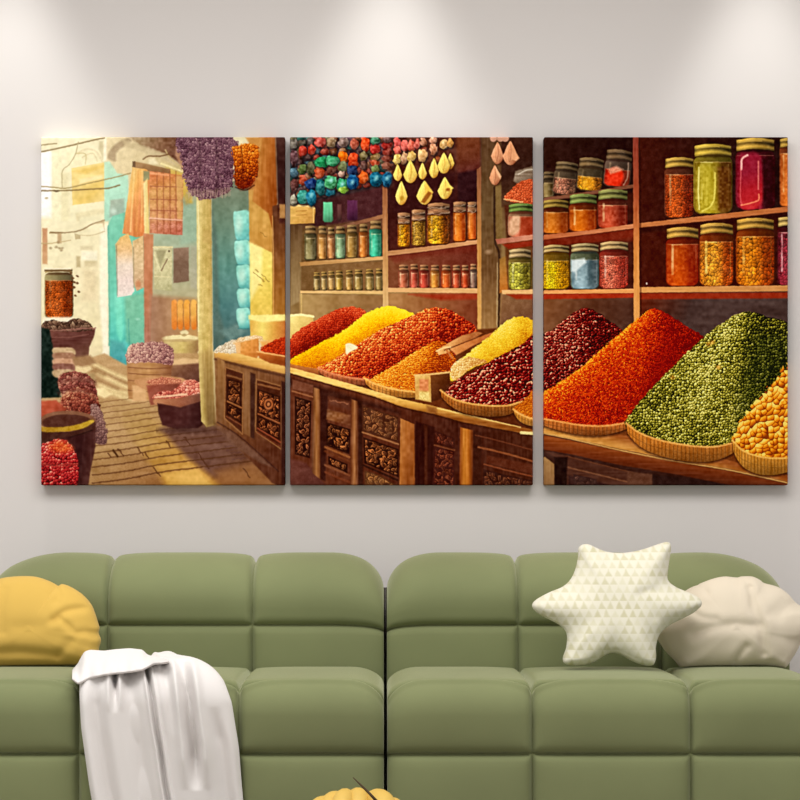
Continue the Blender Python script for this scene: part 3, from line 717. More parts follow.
    for b in ((293, 157, 4, 9, (118, 86, 90)), (293, 143, 5, 5, (116, 110, 100)), (301, 142, 5, 3.5, (92, 84, 74)), (310, 140, 4.5, 4, (100, 88, 84)), (302, 150, 4.2, 5.2, (196, 68, 52)),
              (311, 149, 4, 5.2, (198, 74, 56)), (320, 141, 6, 5, (206, 96, 86)), (331, 141.5, 4.6, 5, (156, 130, 100)), (343, 141, 5.5, 5, (150, 126, 118)),
              (354, 143, 4.6, 5.6, (196, 106, 84)), (365, 143, 4.6, 7.5, (240, 88, 40)), (375, 139, 5, 4, (84, 146, 116)), (375, 148, 5.6, 5, (200, 64, 56)),
              (343, 150, 4, 3, (150, 110, 80)), (342.5, 156, 5, 6, (246, 122, 24)), (353, 159, 5, 8, (226, 82, 40)), (363, 155, 4, 4.4, (136, 122, 84)),
              (363, 164, 3.4, 4.6, (126, 92, 84)), (375, 156, 5, 4, (146, 116, 74)), (375, 162, 5, 3, (190, 90, 60)), (375, 168, 4.6, 3.6, (110, 126, 72)),
              (293.5, 171, 4.2, 5, (94, 130, 146)), (302, 168, 4.2, 5, (98, 120, 70)), (310.5, 167, 4.4, 7, (104, 104, 76)), (302, 179, 4.2, 5, (182, 80, 54)),
              (294, 184, 4, 7, (120, 80, 76)), (302, 188, 3.6, 4, (100, 80, 80)), (293, 199, 4.5, 5, (172, 166, 146)), (319, 171.5, 5, 6, (204, 98, 62)), (331, 168, 5, 5, (116, 72, 60)),
              (342, 166, 4.6, 5.6, (116, 124, 84)), (341.5, 173, 3, 3, (196, 156, 138)), (322, 161, 8.4, 5.4, (44, 152, 98)), (332, 159.5, 7, 5.2, (76, 172, 122)),
              (311.5, 183, 7, 5.4, (30, 62, 116)), (352, 170, 5, 6, (28, 52, 92)), (329, 190.5, 6.4, 4.4, (24, 104, 124)), (320, 186, 5.4, 8.6, (46, 124, 128)),
              (330.5, 181, 6.4, 7, (92, 186, 130)), (342, 184, 6, 6.6, (54, 160, 112)), (343, 189, 5.4, 3, (140, 186, 74)), (352, 181, 6, 7.4, (26, 96, 146)),
              (303, 196, 5.6, 7.4, (66, 156, 142)), (311, 196, 5, 8.6, (34, 128, 156)), (363, 176, 4.6, 6.6, (240, 116, 52)), (376, 178, 6.6, 7.4, (20, 104, 130)),
              (387, 178.5, 5.6, 7.4, (24, 98, 134)), (387, 144, 5.6, 4.6, (158, 46, 40)), (387, 151, 5.4, 3.6, (148, 64, 52)), (387, 158, 5.6, 3.4, (128, 66, 52)),
              (387, 165, 5.6, 4, (136, 84, 66)), (387, 138, 5, 3, (130, 100, 96))):
        blob(*b)
    for x, y in ((376, 177), (387, 177), (352, 181), (311, 194), (331, 179), (342, 183)):
        ell(x, y, 1.7, 2.4, (170, 226, 226), soft=1.2, a=.7, rot=.5)
    # garlic strings
    poly([(392, 134), (456, 134), (456, 200), (430, 206), (394, 200)], (84, 44, 32), soft=2.5, tex=(('m', 16), ('s', 8)))
    poly([(392, 176), (456, 170), (456, 212), (394, 212)], (58, 24, 24), soft=2.5)
    for b in ((397, 142, 4, 6, (232, 104, 98)), (397, 149, 3.6, 4.4, (234, 110, 94)), (404, 145, 3.6, 6, (230, 108, 96)), (411, 145, 4, 6.4, (230, 110, 90)), (417, 143, 3.6, 5, (214, 106, 92)),
              (423, 141, 3.6, 4, (204, 142, 112)), (433, 139, 4, 3.4, (220, 156, 126)), (433, 148, 4, 6, (232, 162, 124)), (424, 149, 3, 4, (150, 80, 60)), (443.5, 143, 5, 5, (242, 194, 132)),
              (450, 142, 3, 5, (220, 160, 90)), (396.5, 158, 4, 5.2, (246, 208, 118)), (404, 157, 3.6, 6, (214, 164, 124)), (411, 155, 4.4, 6, (242, 198, 118)), (422, 154.5, 5, 6.4, (244, 190, 128)),
              (437, 158, 3, 4, (170, 100, 60))):
        blob(*b)
    for g in ((397.3, 171.5, 4.4, 8.5), (422, 170, 4.4, 8.4), (450, 160, 3.8, 8), (410, 170.5, 7, 11.5), (433.5, 167, 5, 10), (443.5, 162, 6.4, 10.5), (401, 192, 6, 12), (424, 191.5, 8, 12), (444.5, 187, 7, 11)):
        drop(*g)
    poly([(425, 180), (433, 191), (432, 193), (425, 196)], (236, 192, 88), soft=.7)
    poly([(428, 190), (432, 192), (424, 202), (420, 201)], (140, 80, 28), soft=.8, a=.85)
    poly([(446, 180), (453, 187), (449, 190), (445, 188)], (244, 210, 104), soft=.7)
    ell(447.5, 188.5, 2, 1.6, (150, 88, 30), soft=.8)
    ell(401.5, 197, 2, 2.2, (190, 146, 50), soft=.9)
    for g in ((497, 152, 6.2, 11), (510, 152, 7.6, 12), (494.5, 174, 5.6, 10)):
        drop(*g, col=(222, 156, 116), sh=(146, 84, 58))
    poly([(511, 143), (519, 157), (516, 160), (511, 158)], (226, 164, 122), soft=.7)
    poly([(495, 165), (501, 175), (500, 178), (496, 172)], (234, 180, 138), soft=.6)
    for x in (493, 500, 505):
        ell(x, 137.5, 3.6, 3, (200, 150, 126))
    A = ((397, 410, 212, 246, (220, 146, 32), (140, 76, 14)), (411, 425.5, 209, 245, (176, 134, 52), (104, 70, 24)), (426.5, 450, 203, 243.5, (216, 150, 34), (92, 38, 18)),
         (452.5, 466, 201, 241, (226, 118, 40), (140, 54, 16)), (467, 476.5, 201, 239, (224, 116, 46), (150, 60, 20)))
    for i, (a, b, y, y1, c, d) in enumerate(A):
        jar(a, y, b, y1, c, d, (178, 142, 122), lh=11 if i < 3 else 10, hi=.5, lev=.05, grain=(2.6, 2.4, 3, 0, 0)[i], seed=i + 3, glass=(140, 80, 40))
        for k in range(3):
            line([(a + 1, y + 3 + k * 3), ((a + b) / 2, y + 4 + k * 3), (b - 1.5, y + 2.6 + k * 3)], .8, (226, 196, 170) if k % 2 == 0 else (110, 78, 66), a=.6, warp=.9)
    # spice mounds
    poly([(286, 345), (440, 330), (538, 325), (538, 436), (460, 420), (400, 404), (286, 370)], grad((300, 360), (520, 420), (150, 92, 44), (112, 60, 28), (92, 44, 20)), soft=1)
    poly([(288, 313), (313, 314), (313, 336), (288, 338)], grad((290, 314), (312, 334), (250, 232, 150), (230, 200, 122), (196, 150, 84)), soft=.7)
    line([(288, 315), (300, 313.5), (313, 315.5)], 2.2, (254, 244, 180))
    grains([(288, 352), (291, 336), (300, 328), (314, 320), (330, 311), (345, 306), (357, 306), (366, 313), (352, 330), (320, 346), (292, 357)], 2.1, [(110, 18, 8), (172, 44, 20), (212, 78, 40), (230, 120, 76)],
           lambda X, Y: np.clip(.78 - (Y - np.interp(X, [288, 300, 330, 350, 366], [336, 328, 311, 306, 313])) / 34, .15, .8), seed=18, gap=.3, aniso=1.3)
    rid = lambda X, Y: np.interp(X, [290, 318, 345, 360, 375, 390, 405, 415], [356, 342, 328, 316, 308, 304, 309, 315])
    grains([(289, 360), (318, 343), (345, 328), (360, 316), (375, 308), (390, 304.5), (405, 309), (416, 316), (400, 330), (350, 352), (324, 368), (300, 365)], 1.5, [(190, 92, 6), (236, 150, 10), (252, 206, 16), (254, 228, 60)],
           lambda X, Y: np.clip(1.0 - (Y - rid(X, Y)) / 26 * .75 - np.clip((340 - X) / 90, 0, .25), .15, 1), seed=19, rnd=.22, gap=.16, shade=.18)
    poly([(288, 362), (300, 365), (324, 368), (322, 374), (300, 371), (288, 368)], grad((300, 363), (299, 372), (206, 132, 70), (150, 84, 44)), soft=.7)
    rid3 = lambda X: np.interp(X, [318, 345, 380, 410, 425, 440, 455, 476], [368, 350, 328, 315, 308, 306, 311, 328])
    grains([(316, 369), (330, 360), (345, 351), (380, 329), (410, 315), (425, 308), (440, 306.5), (455, 311.5), (477, 329), (466, 345), (430, 368), (376, 384), (340, 376)], 2.5, [(104, 14, 6), (186, 50, 22), (230, 106, 44), (253, 190, 104)],
           lambda X, Y: np.clip(.74 - (Y - rid3(X)) / 50 * .6 - np.clip((X - 425) / 75, 0, .35) + np.clip((360 - X) / 200, 0, .1), .1, .8), seed=20, rnd=.45, gap=.36, shade=.5)
    poly([(345, 344), (349, 342), (355, 344), (357, 347), (351, 350), (346, 353)], (246, 234, 190), soft=.7, sm=True)
    wicker([(318, 367), (334, 373), (354, 377), (374, 379)], 7, (188, 106, 66), (226, 140, 96), 5)
    rid4 = lambda X: np.interp(X, [370, 390, 410, 430, 440, 452], [378, 366, 353, 342, 339, 348])
    grains([(370, 380), (390, 366.5), (410, 353.5), (430, 342), (440, 339.5), (449, 345), (456, 360), (452, 378), (430, 392), (396, 390)], 1.9, [(130, 40, 6), (206, 92, 16), (242, 154, 36), (254, 204, 92)],
           lambda X, Y: np.clip(.85 - (Y - rid4(X)) / 36 * .4 - np.clip((X - 412) / 55, 0, .5), .12, .95), seed=21, rnd=.25, gap=.28, aniso=1.6, ang=.3)
    for k in range(6):
        line([(376 + k * 6, 379 - k * 4), (396 + k * 5, 381 - k * 3), (420 + k * 4, 384 - k * 5)], 1, (206, 106, 22), a=.4, warp=1.2)
    wicker([(364, 377), (376, 383), (394, 388), (418, 391)], 8, (214, 144, 66), (248, 190, 104), 4)
    # scoops
    poly([(436, 349), (446, 343), (462, 334), (476, 330.5), (482, 332), (470, 340), (446, 352), (438, 354)], grad((440, 345), (470, 345), (232, 176, 110), (220, 156, 96), (176, 108, 62)), soft=.6, tex=(('s', 10),))
    poly([(450, 348), (470, 338), (492, 331), (494, 334), (470, 346), (456, 354)], grad((455, 345), (480, 346), (222, 150, 90), (190, 112, 60)), soft=.6)
    line([(444, 349), (462, 342), (490, 331)], 1, (92, 44, 20), a=.85)
    line([(436, 350), (444, 346.5), (450, 346)], 1.2, (250, 214, 150))
    line([(446, 349), (452, 357)], 2, (200, 120, 66), sm=False)
    line([(449, 348), (455, 356)], 1, (110, 50, 24), sm=False)
    # second yellow mound
    grains([(450, 372), (462, 357), (476, 345), (490, 334), (504, 321), (516, 315.5), (528, 317), (537, 324), (537, 338), (500, 356), (470, 368), (452, 380)], 1.6, [(176, 96, 8), (226, 164, 28), (244, 208, 58), (250, 230, 120)],
           lambda X, Y: np.clip(.86 - (Y - np.interp(X, [450, 490, 516, 537], [370, 334, 315, 322])) / 34 * .6 - np.clip((X - 512) / 40, 0, .3), .2, .95), seed=22, rnd=.2, gap=.15, shade=.2)
    grains([(450, 376), (451, 366), (458, 359), (468, 356), (480, 358), (486, 361), (470, 367), (456, 379)], 2.4, [(190, 120, 50), (236, 190, 110), (252, 232, 176)], scal((452, 362), (474, 370), .75, .35), seed=23)
    # dark red beans
    grains([(438, 391), (456, 379), (480, 366), (500, 354), (520, 344), (538, 334), (538, 392), (520, 406), (480, 408), (452, 402)], 3.0, [(64, 4, 8), (128, 14, 16), (164, 36, 30), (244, 164, 128)],
           lambda X, Y: np.clip(.56 - (X - 440) / 300, .25, .6), seed=24, rnd=.45, shade=1.15, gap=.4, aniso=1.5)
    # small box
    poly([(430, 374), (449, 371), (450, 384), (440, 398), (430, 401)], grad((430, 375), (450, 392), (120, 70, 30), (70, 32, 16)), soft=.6)
    poly([(414, 374), (430, 374), (431, 401), (415, 398)], grad((414, 374), (430, 400), (236, 196, 120), (214, 160, 88), (226, 188, 112)), soft=.6, tex=(('s', 9),))
    poly([(419, 378), (428, 378), (428, 390), (419, 389)], (222, 142, 92), soft=.9, tex=(('s', 14),))
    poly([(419, 390.5), (428.5, 391), (429, 399), (419, 398)], (238, 208, 130), soft=.7, tex=(('f', 22),))
    line([(414, 374), (430, 373), (449, 371)], 1.9, (240, 198, 126))
    # cabinets below
    poly([(286, 368), (330, 380), (400, 402), (460, 418), (538, 434), (538, 490), (286, 490)], grad((292, 420), (533, 450), (104, 58, 38), (98, 52, 33), (74, 36, 24), (80, 42, 26)), soft=.7, tex=(('v', 8), ('m', 6), ('l', 6)))
    poly([(286, 376), (330, 388), (400, 410), (400, 414), (330, 396), (286, 384)], (60, 30, 22), soft=2, a=.8)
    poly([(286, 456), (306, 462), (326, 484), (328, 490), (286, 490)], grad((290, 458), (310, 488), (112, 68, 58), (96, 56, 48)), soft=1.4)
    poly([(292, 378), (313, 384), (313, 392), (292, 388)], (124, 78, 58), soft=.8)
    line([(292, 390), (313, 396)], 1.6, (160, 106, 72), sm=False)
    carve([(294.5, 395), (311, 400), (309.5, 457), (294.5, 453)], seed=10, hi=(160, 98, 64))
    poly([(313, 386), (319.5, 388), (320, 478), (312, 472), (311, 450)], grad((312, 400), (320, 400), (104, 64, 42), (164, 112, 66), (120, 74, 46)), soft=.6, tex=(('v', 14),))
    poly([(320, 388), (328, 390), (325, 480), (320, 478)], (62, 30, 22), soft=1)
    poly([(328, 396), (349, 401), (350, 409), (330, 404)], (100, 58, 42), soft=1.6)
    line([(330, 399), (348, 403)], 1.3, (150, 98, 72), sm=False, warp=1)
    poly([(327, 408), (350, 414), (350, 425), (326, 418)], grad((330, 408), (340, 424), (126, 84, 56), (150, 100, 64), (112, 66, 42)), soft=1, tex=(('s', 14),))
    carve([(326, 421), (350, 428), (349, 453), (326, 444)], seed=11)
    for y, c in ((446, (156, 98, 56)), (450, (112, 62, 36)), (464, (136, 84, 56)), (471, (120, 66, 42))):
        line([(325, y), (349, y + 10)], 2.2, c, sm=False, soft=.8)
    carve([(328, 455), (347, 463), (347, 472), (328, 463)], seed=12, size=4.5)
    poly([(351, 398), (357, 400), (358, 490), (350, 490)], grad((350, 420), (358, 420), (110, 64, 40), (166, 112, 70), (100, 58, 38)), soft=.6, tex=(('v', 14),))
    poly([(358, 400), (362, 401), (363, 490), (358, 490)], (60, 30, 20), soft=1)
    carve([(362, 404), (398, 416), (398, 441), (362, 430)], seed=13, lo=(80, 46, 30), hi=(156, 104, 66))
    line([(362, 431), (398, 443)], 1.6, (168, 116, 76), sm=False)
    carve([(363, 436), (398, 448), (398, 476), (364, 462)], seed=14)
    line([(363, 464), (397, 479)], 2, (52, 26, 18), sm=False)
    carve([(364, 469), (380, 474), (396, 484), (396, 488), (364, 488)], seed=15, hi=(176, 122, 74), lo=(92, 56, 34))
    poly([(400, 417), (414, 423), (414.5, 490), (399, 490)], grad((400, 430), (414, 432), (186, 124, 70), (178, 112, 58), (150, 88, 42)), soft=.5, tex=(('v', 12), ('m', 8)))
    poly([(415, 420), (434, 426), (433, 490), (415, 490)], (56, 22, 16), soft=1, tex=(('v', 7),))
    poly([(424, 424), (427, 425), (427, 490), (424, 490)], (84, 44, 28), soft=1.2)
    carve([(433.5, 429), (454, 437), (454, 447), (434, 442)], seed=16, hi=(124, 64, 44), lo=(66, 30, 22))
    carve([(434, 445), (454, 450), (454, 487), (432, 484)], seed=17, hi=(136, 72, 48), lo=(66, 28, 22))
    line([(434, 444), (454, 449)], 1.5, (128, 76, 50), sm=False)
    poly([(459.5, 426), (473, 429), (472, 490), (459, 490)], grad((459, 440), (472, 440), (124, 62, 26), (200, 130, 56), (190, 116, 44), (110, 56, 26)), soft=.6, tex=(('v', 12),))
    poly([(473, 429), (481, 431), (481, 490), (473, 490)], (66, 32, 20), soft=1)
    line([(475, 434), (500, 440), (536, 450)], 1.2, (116, 66, 44), a=.9)
    line([(478, 446), (504, 452), (536, 461)], 1.9, (148, 88, 54))
    line([(484, 463), (506, 469), (536, 476)], 1.5, (138, 78, 50))
    poly([(486, 454), (536, 464), (536, 474), (486, 462)], (96, 50, 32), soft=1)
    carve([(483, 468), (506, 474), (536, 480), (536, 490), (482, 490)], seed=18, hi=(120, 72, 48), lo=(60, 30, 22))
    # counter slab
    poly([(286, 365), (330, 377), (372, 389), (402, 398), (434, 405), (462, 412), (500, 421), (538, 430), (538, 435), (500, 428), (462, 421), (434, 413), (402, 406), (372, 395), (330, 383.5), (286, 371)],
         grad((400, 395), (398, 409), (250, 204, 118), (222, 166, 82), (150, 92, 40)), soft=.5, tex=(('h', 12), ('m', 6)))
    poly([(426, 404), (437, 406), (436, 413), (427, 411)], (120, 70, 36), soft=1.5, a=.6)
    line([(286, 371.5), (330, 384), (372, 395.5), (402, 406.5), (434, 414), (462, 421.5), (500, 429), (538, 436)], 1.5, (66, 32, 18), a=.8, soft=.8)
    line([(437, 407), (465, 413.5), (500, 421.5), (520, 426)], 1.2, (255, 220, 140), a=.8)
    line([(521, 431.5), (537, 432.5)], 3, (255, 232, 160))
    wicker([(440, 389), (452, 397), (468, 402), (490, 404.5), (508, 404), (522, 400)], 11, (178, 108, 46), (236, 178, 100), 3.4)
    grains([(513, 408), (522, 400), (530, 392), (538, 386), (538, 420), (524, 414)], 2, [(150, 60, 10), (216, 120, 26), (244, 172, 70)], .5, seed=25)
    wicker([(513, 408), (520, 413), (530, 417), (540, 419)], 8, (208, 142, 62), (244, 180, 100), 3.4)


def paint_right():
    rect(540, 134, 793, 350, grad((600, 137), (640, 340), (46, 24, 18), (66, 26, 16), (74, 34, 22), (88, 56, 42)), tex=(('l', 7), ('m', 5)))
    # left bay backs
    poly([(540, 134), (634, 134), (634, 186), (540, 199)], grad((545, 137), (630, 190), (58, 32, 24), (44, 20, 16), (40, 18, 14)), soft=1.5)
    poly([(540, 238), (634, 228), (634, 245), (540, 250)], (108, 40, 22), soft=1.5)
    poly([(540, 244), (634, 240), (634, 288), (540, 288)], (70, 30, 20), soft=1.5)
    poly([(540, 296), (634, 296), (634, 345), (540, 345)], grad((545, 298), (630, 335), (128, 84, 52), (98, 62, 44), (78, 50, 40)), soft=1.2, tex=(('l', 9), ('m', 5)))
    # right bay backs
    poly([(639, 134), (793, 134), (793, 207), (639, 223)], grad((640, 170), (790, 170), (70, 26, 16), (46, 20, 16), (38, 18, 16)), soft=1)
    poly([(639, 226), (793, 210), (793, 288), (639, 288)], grad((640, 250), (790, 250), (74, 26, 14), (60, 22, 14)), soft=1)
    poly([(639, 292), (793, 290), (793, 345), (639, 345)], grad((640, 296), (790, 340), (104, 44, 24), (76, 58, 54), (84, 66, 62), (62, 46, 42)), soft=1, tex=(('h2', 9), ('m', 5)))
    poly([(639, 292), (793, 291), (793, 297), (639, 298)], (148, 50, 24), soft=1)
    # jars, left bay
    jar(541, 171, 554, 197, (140, 120, 76), (70, 56, 34), (120, 108, 92), lh=7, hi=.3, lev=.2, glass=(96, 80, 58))
    jar(553, 162, 577, 194, (176, 116, 92), (80, 56, 40), (128, 116, 100), lh=8, hi=.35, lev=.3, rot=.12, glass=(104, 88, 68), grain=3)
    jar(577, 158, 603, 190, (236, 152, 36), (110, 66, 30), (136, 122, 102), lh=9, hi=.3, lev=.38, rot=.1, glass=(104, 90, 66), grain=3)
    jar(604, 150, 631, 186, (226, 52, 26), (96, 50, 36), (128, 112, 98), lh=10, hi=.3, lev=.34, rot=.1, glass=(112, 92, 78))
    ell(615, 175, 8, 8.5, (232, 58, 28), soft=1.4, rot=-.5, tex=(('s', 14),))
    poly([(607, 168), (616, 165), (623, 168), (620, 170), (610, 173)], (236, 170, 140), soft=1.2, a=.8, tex=(('f', 20),))
    ell(588, 182, 6.5, 6, (240, 164, 44), soft=2, a=.7, tex=(('s', 30),))
    line([(628, 162), (627, 176), (623, 184)], 1.2, (190, 160, 140), a=.7)
    poly([(540, 197), (590, 190), (634, 183), (634, 186.5), (590, 194), (540, 201)], (132, 86, 64), soft=.6, tex=(('h', 9),))
    poly([(540, 201), (590, 194), (634, 187), (634, 191), (590, 198), (540, 205)], (34, 15, 12), soft=1.2, a=.8)
    jar(541, 200, 569, 233, (206, 116, 38), (130, 50, 14), (170, 154, 94), lh=8, hi=.35, lev=.14, glass=(110, 50, 20))
    jar(568.5, 194.5, 597, 231, (216, 108, 24), (136, 48, 12), (144, 170, 116), lh=9, hi=.6, lev=.2, glass=(140, 62, 24), grain=0)
    jar(597, 190, 628, 228, (184, 78, 50), (110, 34, 22), (152, 164, 116), lh=9.5, hi=.6, lev=.18, glass=(120, 52, 36))
    poly([(540, 234), (590, 229), (634, 222.5), (634, 227), (590, 233), (540, 239)], grad((544, 236), (632, 225), (190, 108, 68), (212, 138, 96)), soft=.5, tex=(('h', 9),))
    poly([(540, 239.5), (600, 232.5), (634, 228), (634, 236), (580, 242), (540, 246)], (122, 42, 22), soft=1.2, a=.9)
    jar(541, 245.5, 569.5, 288.5, (232, 178, 24), (156, 104, 12), (196, 180, 144), lh=7, hi=.4, lev=.2, glass=(150, 116, 40), grain=2.2)
    jar(570, 244, 599, 288.5, (136, 166, 176), (78, 92, 96), (190, 180, 154), lh=7.5, hi=.5, lev=.2, glass=(110, 120, 92), hc=(255, 255, 250), light=(190, 216, 224))
    poly([(571, 259), (584, 257), (586, 261), (580, 266), (574, 271), (571, 270)], (226, 236, 236), soft=1.2, a=.85)
    poly([(588, 258), (592, 258), (593, 284), (588, 284)], (70, 92, 98), soft=1.5, a=.7)
    jar(599, 242, 628.5, 288, (216, 104, 80), (150, 46, 34), (204, 184, 152), lh=8, hi=.6, lev=.14, glass=(150, 54, 40), grain=2, hc=(255, 220, 200))
    poly([(540, 289), (634, 287.5), (634, 292), (540, 293)], (232, 160, 98), soft=.5, tex=(('h', 9),))
    poly([(540, 293), (634, 292), (634, 296.5), (540, 298)], (164, 52, 24), soft=.7)
    # jars, right bay
    jar(664, 158, 694, 217, (196, 86, 34), (96, 28, 14), (198, 174, 104), lh=9.5, hi=.45, lev=.13, glass=(110, 60, 40), grain=2.6, light=(224, 110, 44))
    jar(693, 145, 732, 213, (180, 160, 44), (84, 46, 16), (200, 184, 98), lh=11, hi=.65, lev=.1, glass=(140, 124, 44), light=(206, 188, 70), hc=(252, 244, 170), rside=.1)
    poly([(697, 165), (710, 166), (714, 176), (714, 196), (708, 208), (698, 210), (696, 190)], (190, 172, 56), sm=True, soft=1.6, a=.6, tex=(('v', 26), ('s', 16)))
    line([(714.5, 172), (714.5, 192), (711, 204), (702, 210)], 1.6, (236, 220, 110), a=.8)
    line([(698.5, 166), (698, 190), (699, 208)], 1.4, (250, 240, 160), a=.75)
    poly([(717, 166), (729, 166), (729, 206), (718, 209)], (104, 62, 20), soft=1.6, a=.7, tex=(('s', 22),))
    jar(735, 139, 775, 209, (168, 34, 58), (58, 12, 20), (200, 174, 98), lh=11.5, hi=.0, lev=.08, glass=(90, 20, 30), light=(182, 42, 60), rside=.12)
    poly([(739, 158), (745, 152), (760, 156), (762, 200), (741, 206)], grad((740, 155), (755, 205), (150, 36, 62), (140, 30, 54), (176, 36, 46), (200, 50, 52)), sm=True, soft=1.6, a=.8)
    line([(741, 168), (741.5, 158), (747, 154)], 2, (252, 190, 180), a=.9)
    line([(740.5, 168), (740, 196), (741.5, 203)], 1.1, (226, 110, 110), a=.7)
    line([(758, 160), (758, 188)], 1.4, (226, 130, 120), a=.8, sm=False)
    line([(741, 204), (750, 202), (758, 199), (758.5, 193)], 1.4, (250, 150, 110), a=.85)
    poly([(762, 158), (773, 156), (773, 206), (763, 207)], (48, 12, 18), soft=1.6, a=.8)
    jar(779, 138, 800, 206, (206, 108, 44), (130, 60, 24), (170, 150, 90), lh=9, hi=.5, lev=.1, glass=(120, 60, 30))
    poly([(639, 222), (700, 215), (793, 204.5), (793, 210), (700, 220.5), (639, 226.5)], grad((640, 222), (790, 207), (196, 124, 76), (184, 110, 64)), soft=.5, tex=(('h', 10),))
    poly([(639, 227), (700, 221), (793, 210.5), (793, 215), (700, 226), (639, 232)], (50, 18, 12), soft=1.5, a=.7)
    jar(665.5, 228, 699, 285.5, (204, 84, 20), (128, 30, 8), (206, 176, 106), lh=10, hi=.6, lev=.12, glass=(140, 44, 14), light=(222, 104, 26))
    jar(699, 224, 733.5, 285.5, (238, 154, 46), (150, 50, 14), (204, 174, 104), lh=10, hi=.9, lev=.14, glass=(140, 62, 20), grain=3.2, light=(250, 176, 62), hc=(255, 226, 130))
    jar(735.5, 219, 774.5, 285.5, (226, 130, 28), (140, 50, 14), (204, 172, 100), lh=10.5, hi=.6, lev=.12, glass=(140, 64, 18), grain=3.6, light=(244, 156, 44), hc=(255, 214, 120), seed=5)
    jar(777, 217, 800, 285, (138, 44, 56), (60, 16, 24), (196, 180, 130), lh=9, hi=.75, lev=.1, glass=(80, 24, 30), grain=3, hc=(255, 200, 200))
    poly([(639, 286), (793, 284), (793, 290), (639, 291.5)], grad((640, 288), (790, 286), (222, 158, 96), (206, 144, 86)), soft=.5, tex=(('h', 10),))
    line([(646, 282), (646.2, 282.6)], 1.4, (255, 240, 230), sm=False)
    # upright
    poly([(632.5, 134), (638, 134), (639.5, 340), (633.5, 340)], grad((636, 137), (636, 310), (142, 66, 52), (164, 84, 54), (214, 140, 76), (226, 160, 92)), soft=.5, tex=(('v', 10),))
    line([(639.8, 150), (640.5, 320)], 1.2, (50, 18, 12), a=.6, sm=False)
    poly([(540, 400), (793, 440), (793, 484), (540, 440)], (120, 66, 30), soft=1)
    # red bean mound behind
    grains([(540, 340), (552, 329), (564, 318), (576, 310), (587, 306.5), (598, 312), (610, 320), (626, 332), (640, 345), (560, 400), (540, 402)], 2.6, [(44, 4, 8), (104, 14, 14), (150, 34, 28), (240, 156, 124)],
           lambda X, Y: np.clip(.56 - np.clip((X - 572) / 60, 0, .33) - np.clip((Y - 352) / 120, 0, .2), .14, .6), seed=26, rnd=.35, shade=.85, gap=.4, aniso=1.5)
    # orange spice mound
    ro = lambda X: np.interp(X, [540, 580, 610, 640, 652, 665, 685, 704], [394, 366, 340, 315, 307, 311, 324, 340])
    grains([(540, 395), (560, 381), (580, 366.5), (610, 340), (628, 325), (640, 315), (652, 307.5), (665, 311.5), (685, 324), (706, 341), (690, 372), (650, 418), (628, 426), (580, 428), (540, 424)], 1.6, [(112, 8, 2), (168, 28, 6), (206, 58, 14), (236, 112, 20), (254, 182, 50)],
           lambda X, Y: np.clip(.44 + .52 * np.exp(-np.maximum(Y - ro(X), 0) / 10) * np.clip((672 - X) / 40, 0, 1) - np.clip((X - 640) / 90, 0, .36) - np.clip((Y - ro(X) - 40) / 200, 0, .12), .05, 1), seed=27, rnd=.46, gap=.26, shade=.3, aniso=1.5)
    poly([(668, 330), (676, 340), (660, 400), (640, 415), (636, 400), (655, 360)], (140, 18, 6), soft=7, a=.45, tex=(('s', 12), ('f', 14)))
    # counter and cabinet
    poly([(540, 428), (600, 438), (660, 452), (720, 462), (793, 478), (793, 490), (540, 490)], grad((560, 440), (780, 486), (64, 38, 30), (58, 32, 24), (52, 28, 20)), soft=.7, tex=(('h', 6), ('m', 6)))
    poly([(540, 448), (566, 455), (640, 474), (680, 484), (680, 490), (566, 490), (566, 462)], (84, 52, 40), soft=1, tex=(('h', 8),))
    poly([(568, 474), (600, 481), (628, 490), (568, 490)], (58, 34, 30), soft=1)
    line([(567, 466), (600, 474), (632, 482)], 1.5, (128, 86, 62), a=.9)
    line([(566, 455), (610, 466), (650, 476)], 1.3, (110, 66, 44), a=.8)
    carve([(573, 473), (596, 478), (596, 488), (573, 488)], seed=19, hi=(96, 66, 56), lo=(60, 38, 34))
    poly([(627, 470), (652, 473), (652, 490), (627, 490)], (98, 64, 48), soft=.9)
    poly([(652, 473), (793, 490), (652, 490)], (50, 30, 26), soft=1)
    poly([(540, 455), (545, 456), (554, 463), (554, 490), (540, 490)], grad((545, 458), (554, 486), (166, 128, 84), (140, 104, 70)), soft=.7, tex=(('v', 9),))
    poly([(554, 456), (567, 456), (566, 490), (555, 490)], (38, 20, 16), soft=1)
    poly([(540, 431), (570, 437), (620, 448), (670, 458), (730, 468), (793, 482), (793, 476), (740, 462), (640, 436), (540, 424)], grad((600, 430), (596, 446), (150, 84, 38), (196, 134, 66), (226, 168, 92)), soft=.6, tex=(('h', 12), ('m', 6)))
    poly([(540, 433), (570, 439), (620, 450), (670, 460), (730, 470), (793, 484), (793, 490), (750, 488), (680, 474), (620, 464), (570, 453), (540, 448)], grad((640, 452), (637, 472), (146, 78, 36), (112, 54, 26), (76, 36, 20)), soft=.7, tex=(('h', 10),))
    line([(540, 431.5), (570, 437.5), (620, 449), (670, 459), (730, 469), (793, 483)], 1.5, (236, 180, 104), a=.85)
    wicker([(540, 417), (560, 420.5), (582, 424), (606, 424.5), (628, 421)], 10, (180, 104, 46), (236, 160, 88), 4.2)
    # green mound
    rg = lambda X: np.interp(X, [626, 640, 670, 700, 720, 735, 748, 765, 793], [422, 399, 368, 338, 323, 314, 310.5, 315, 326])
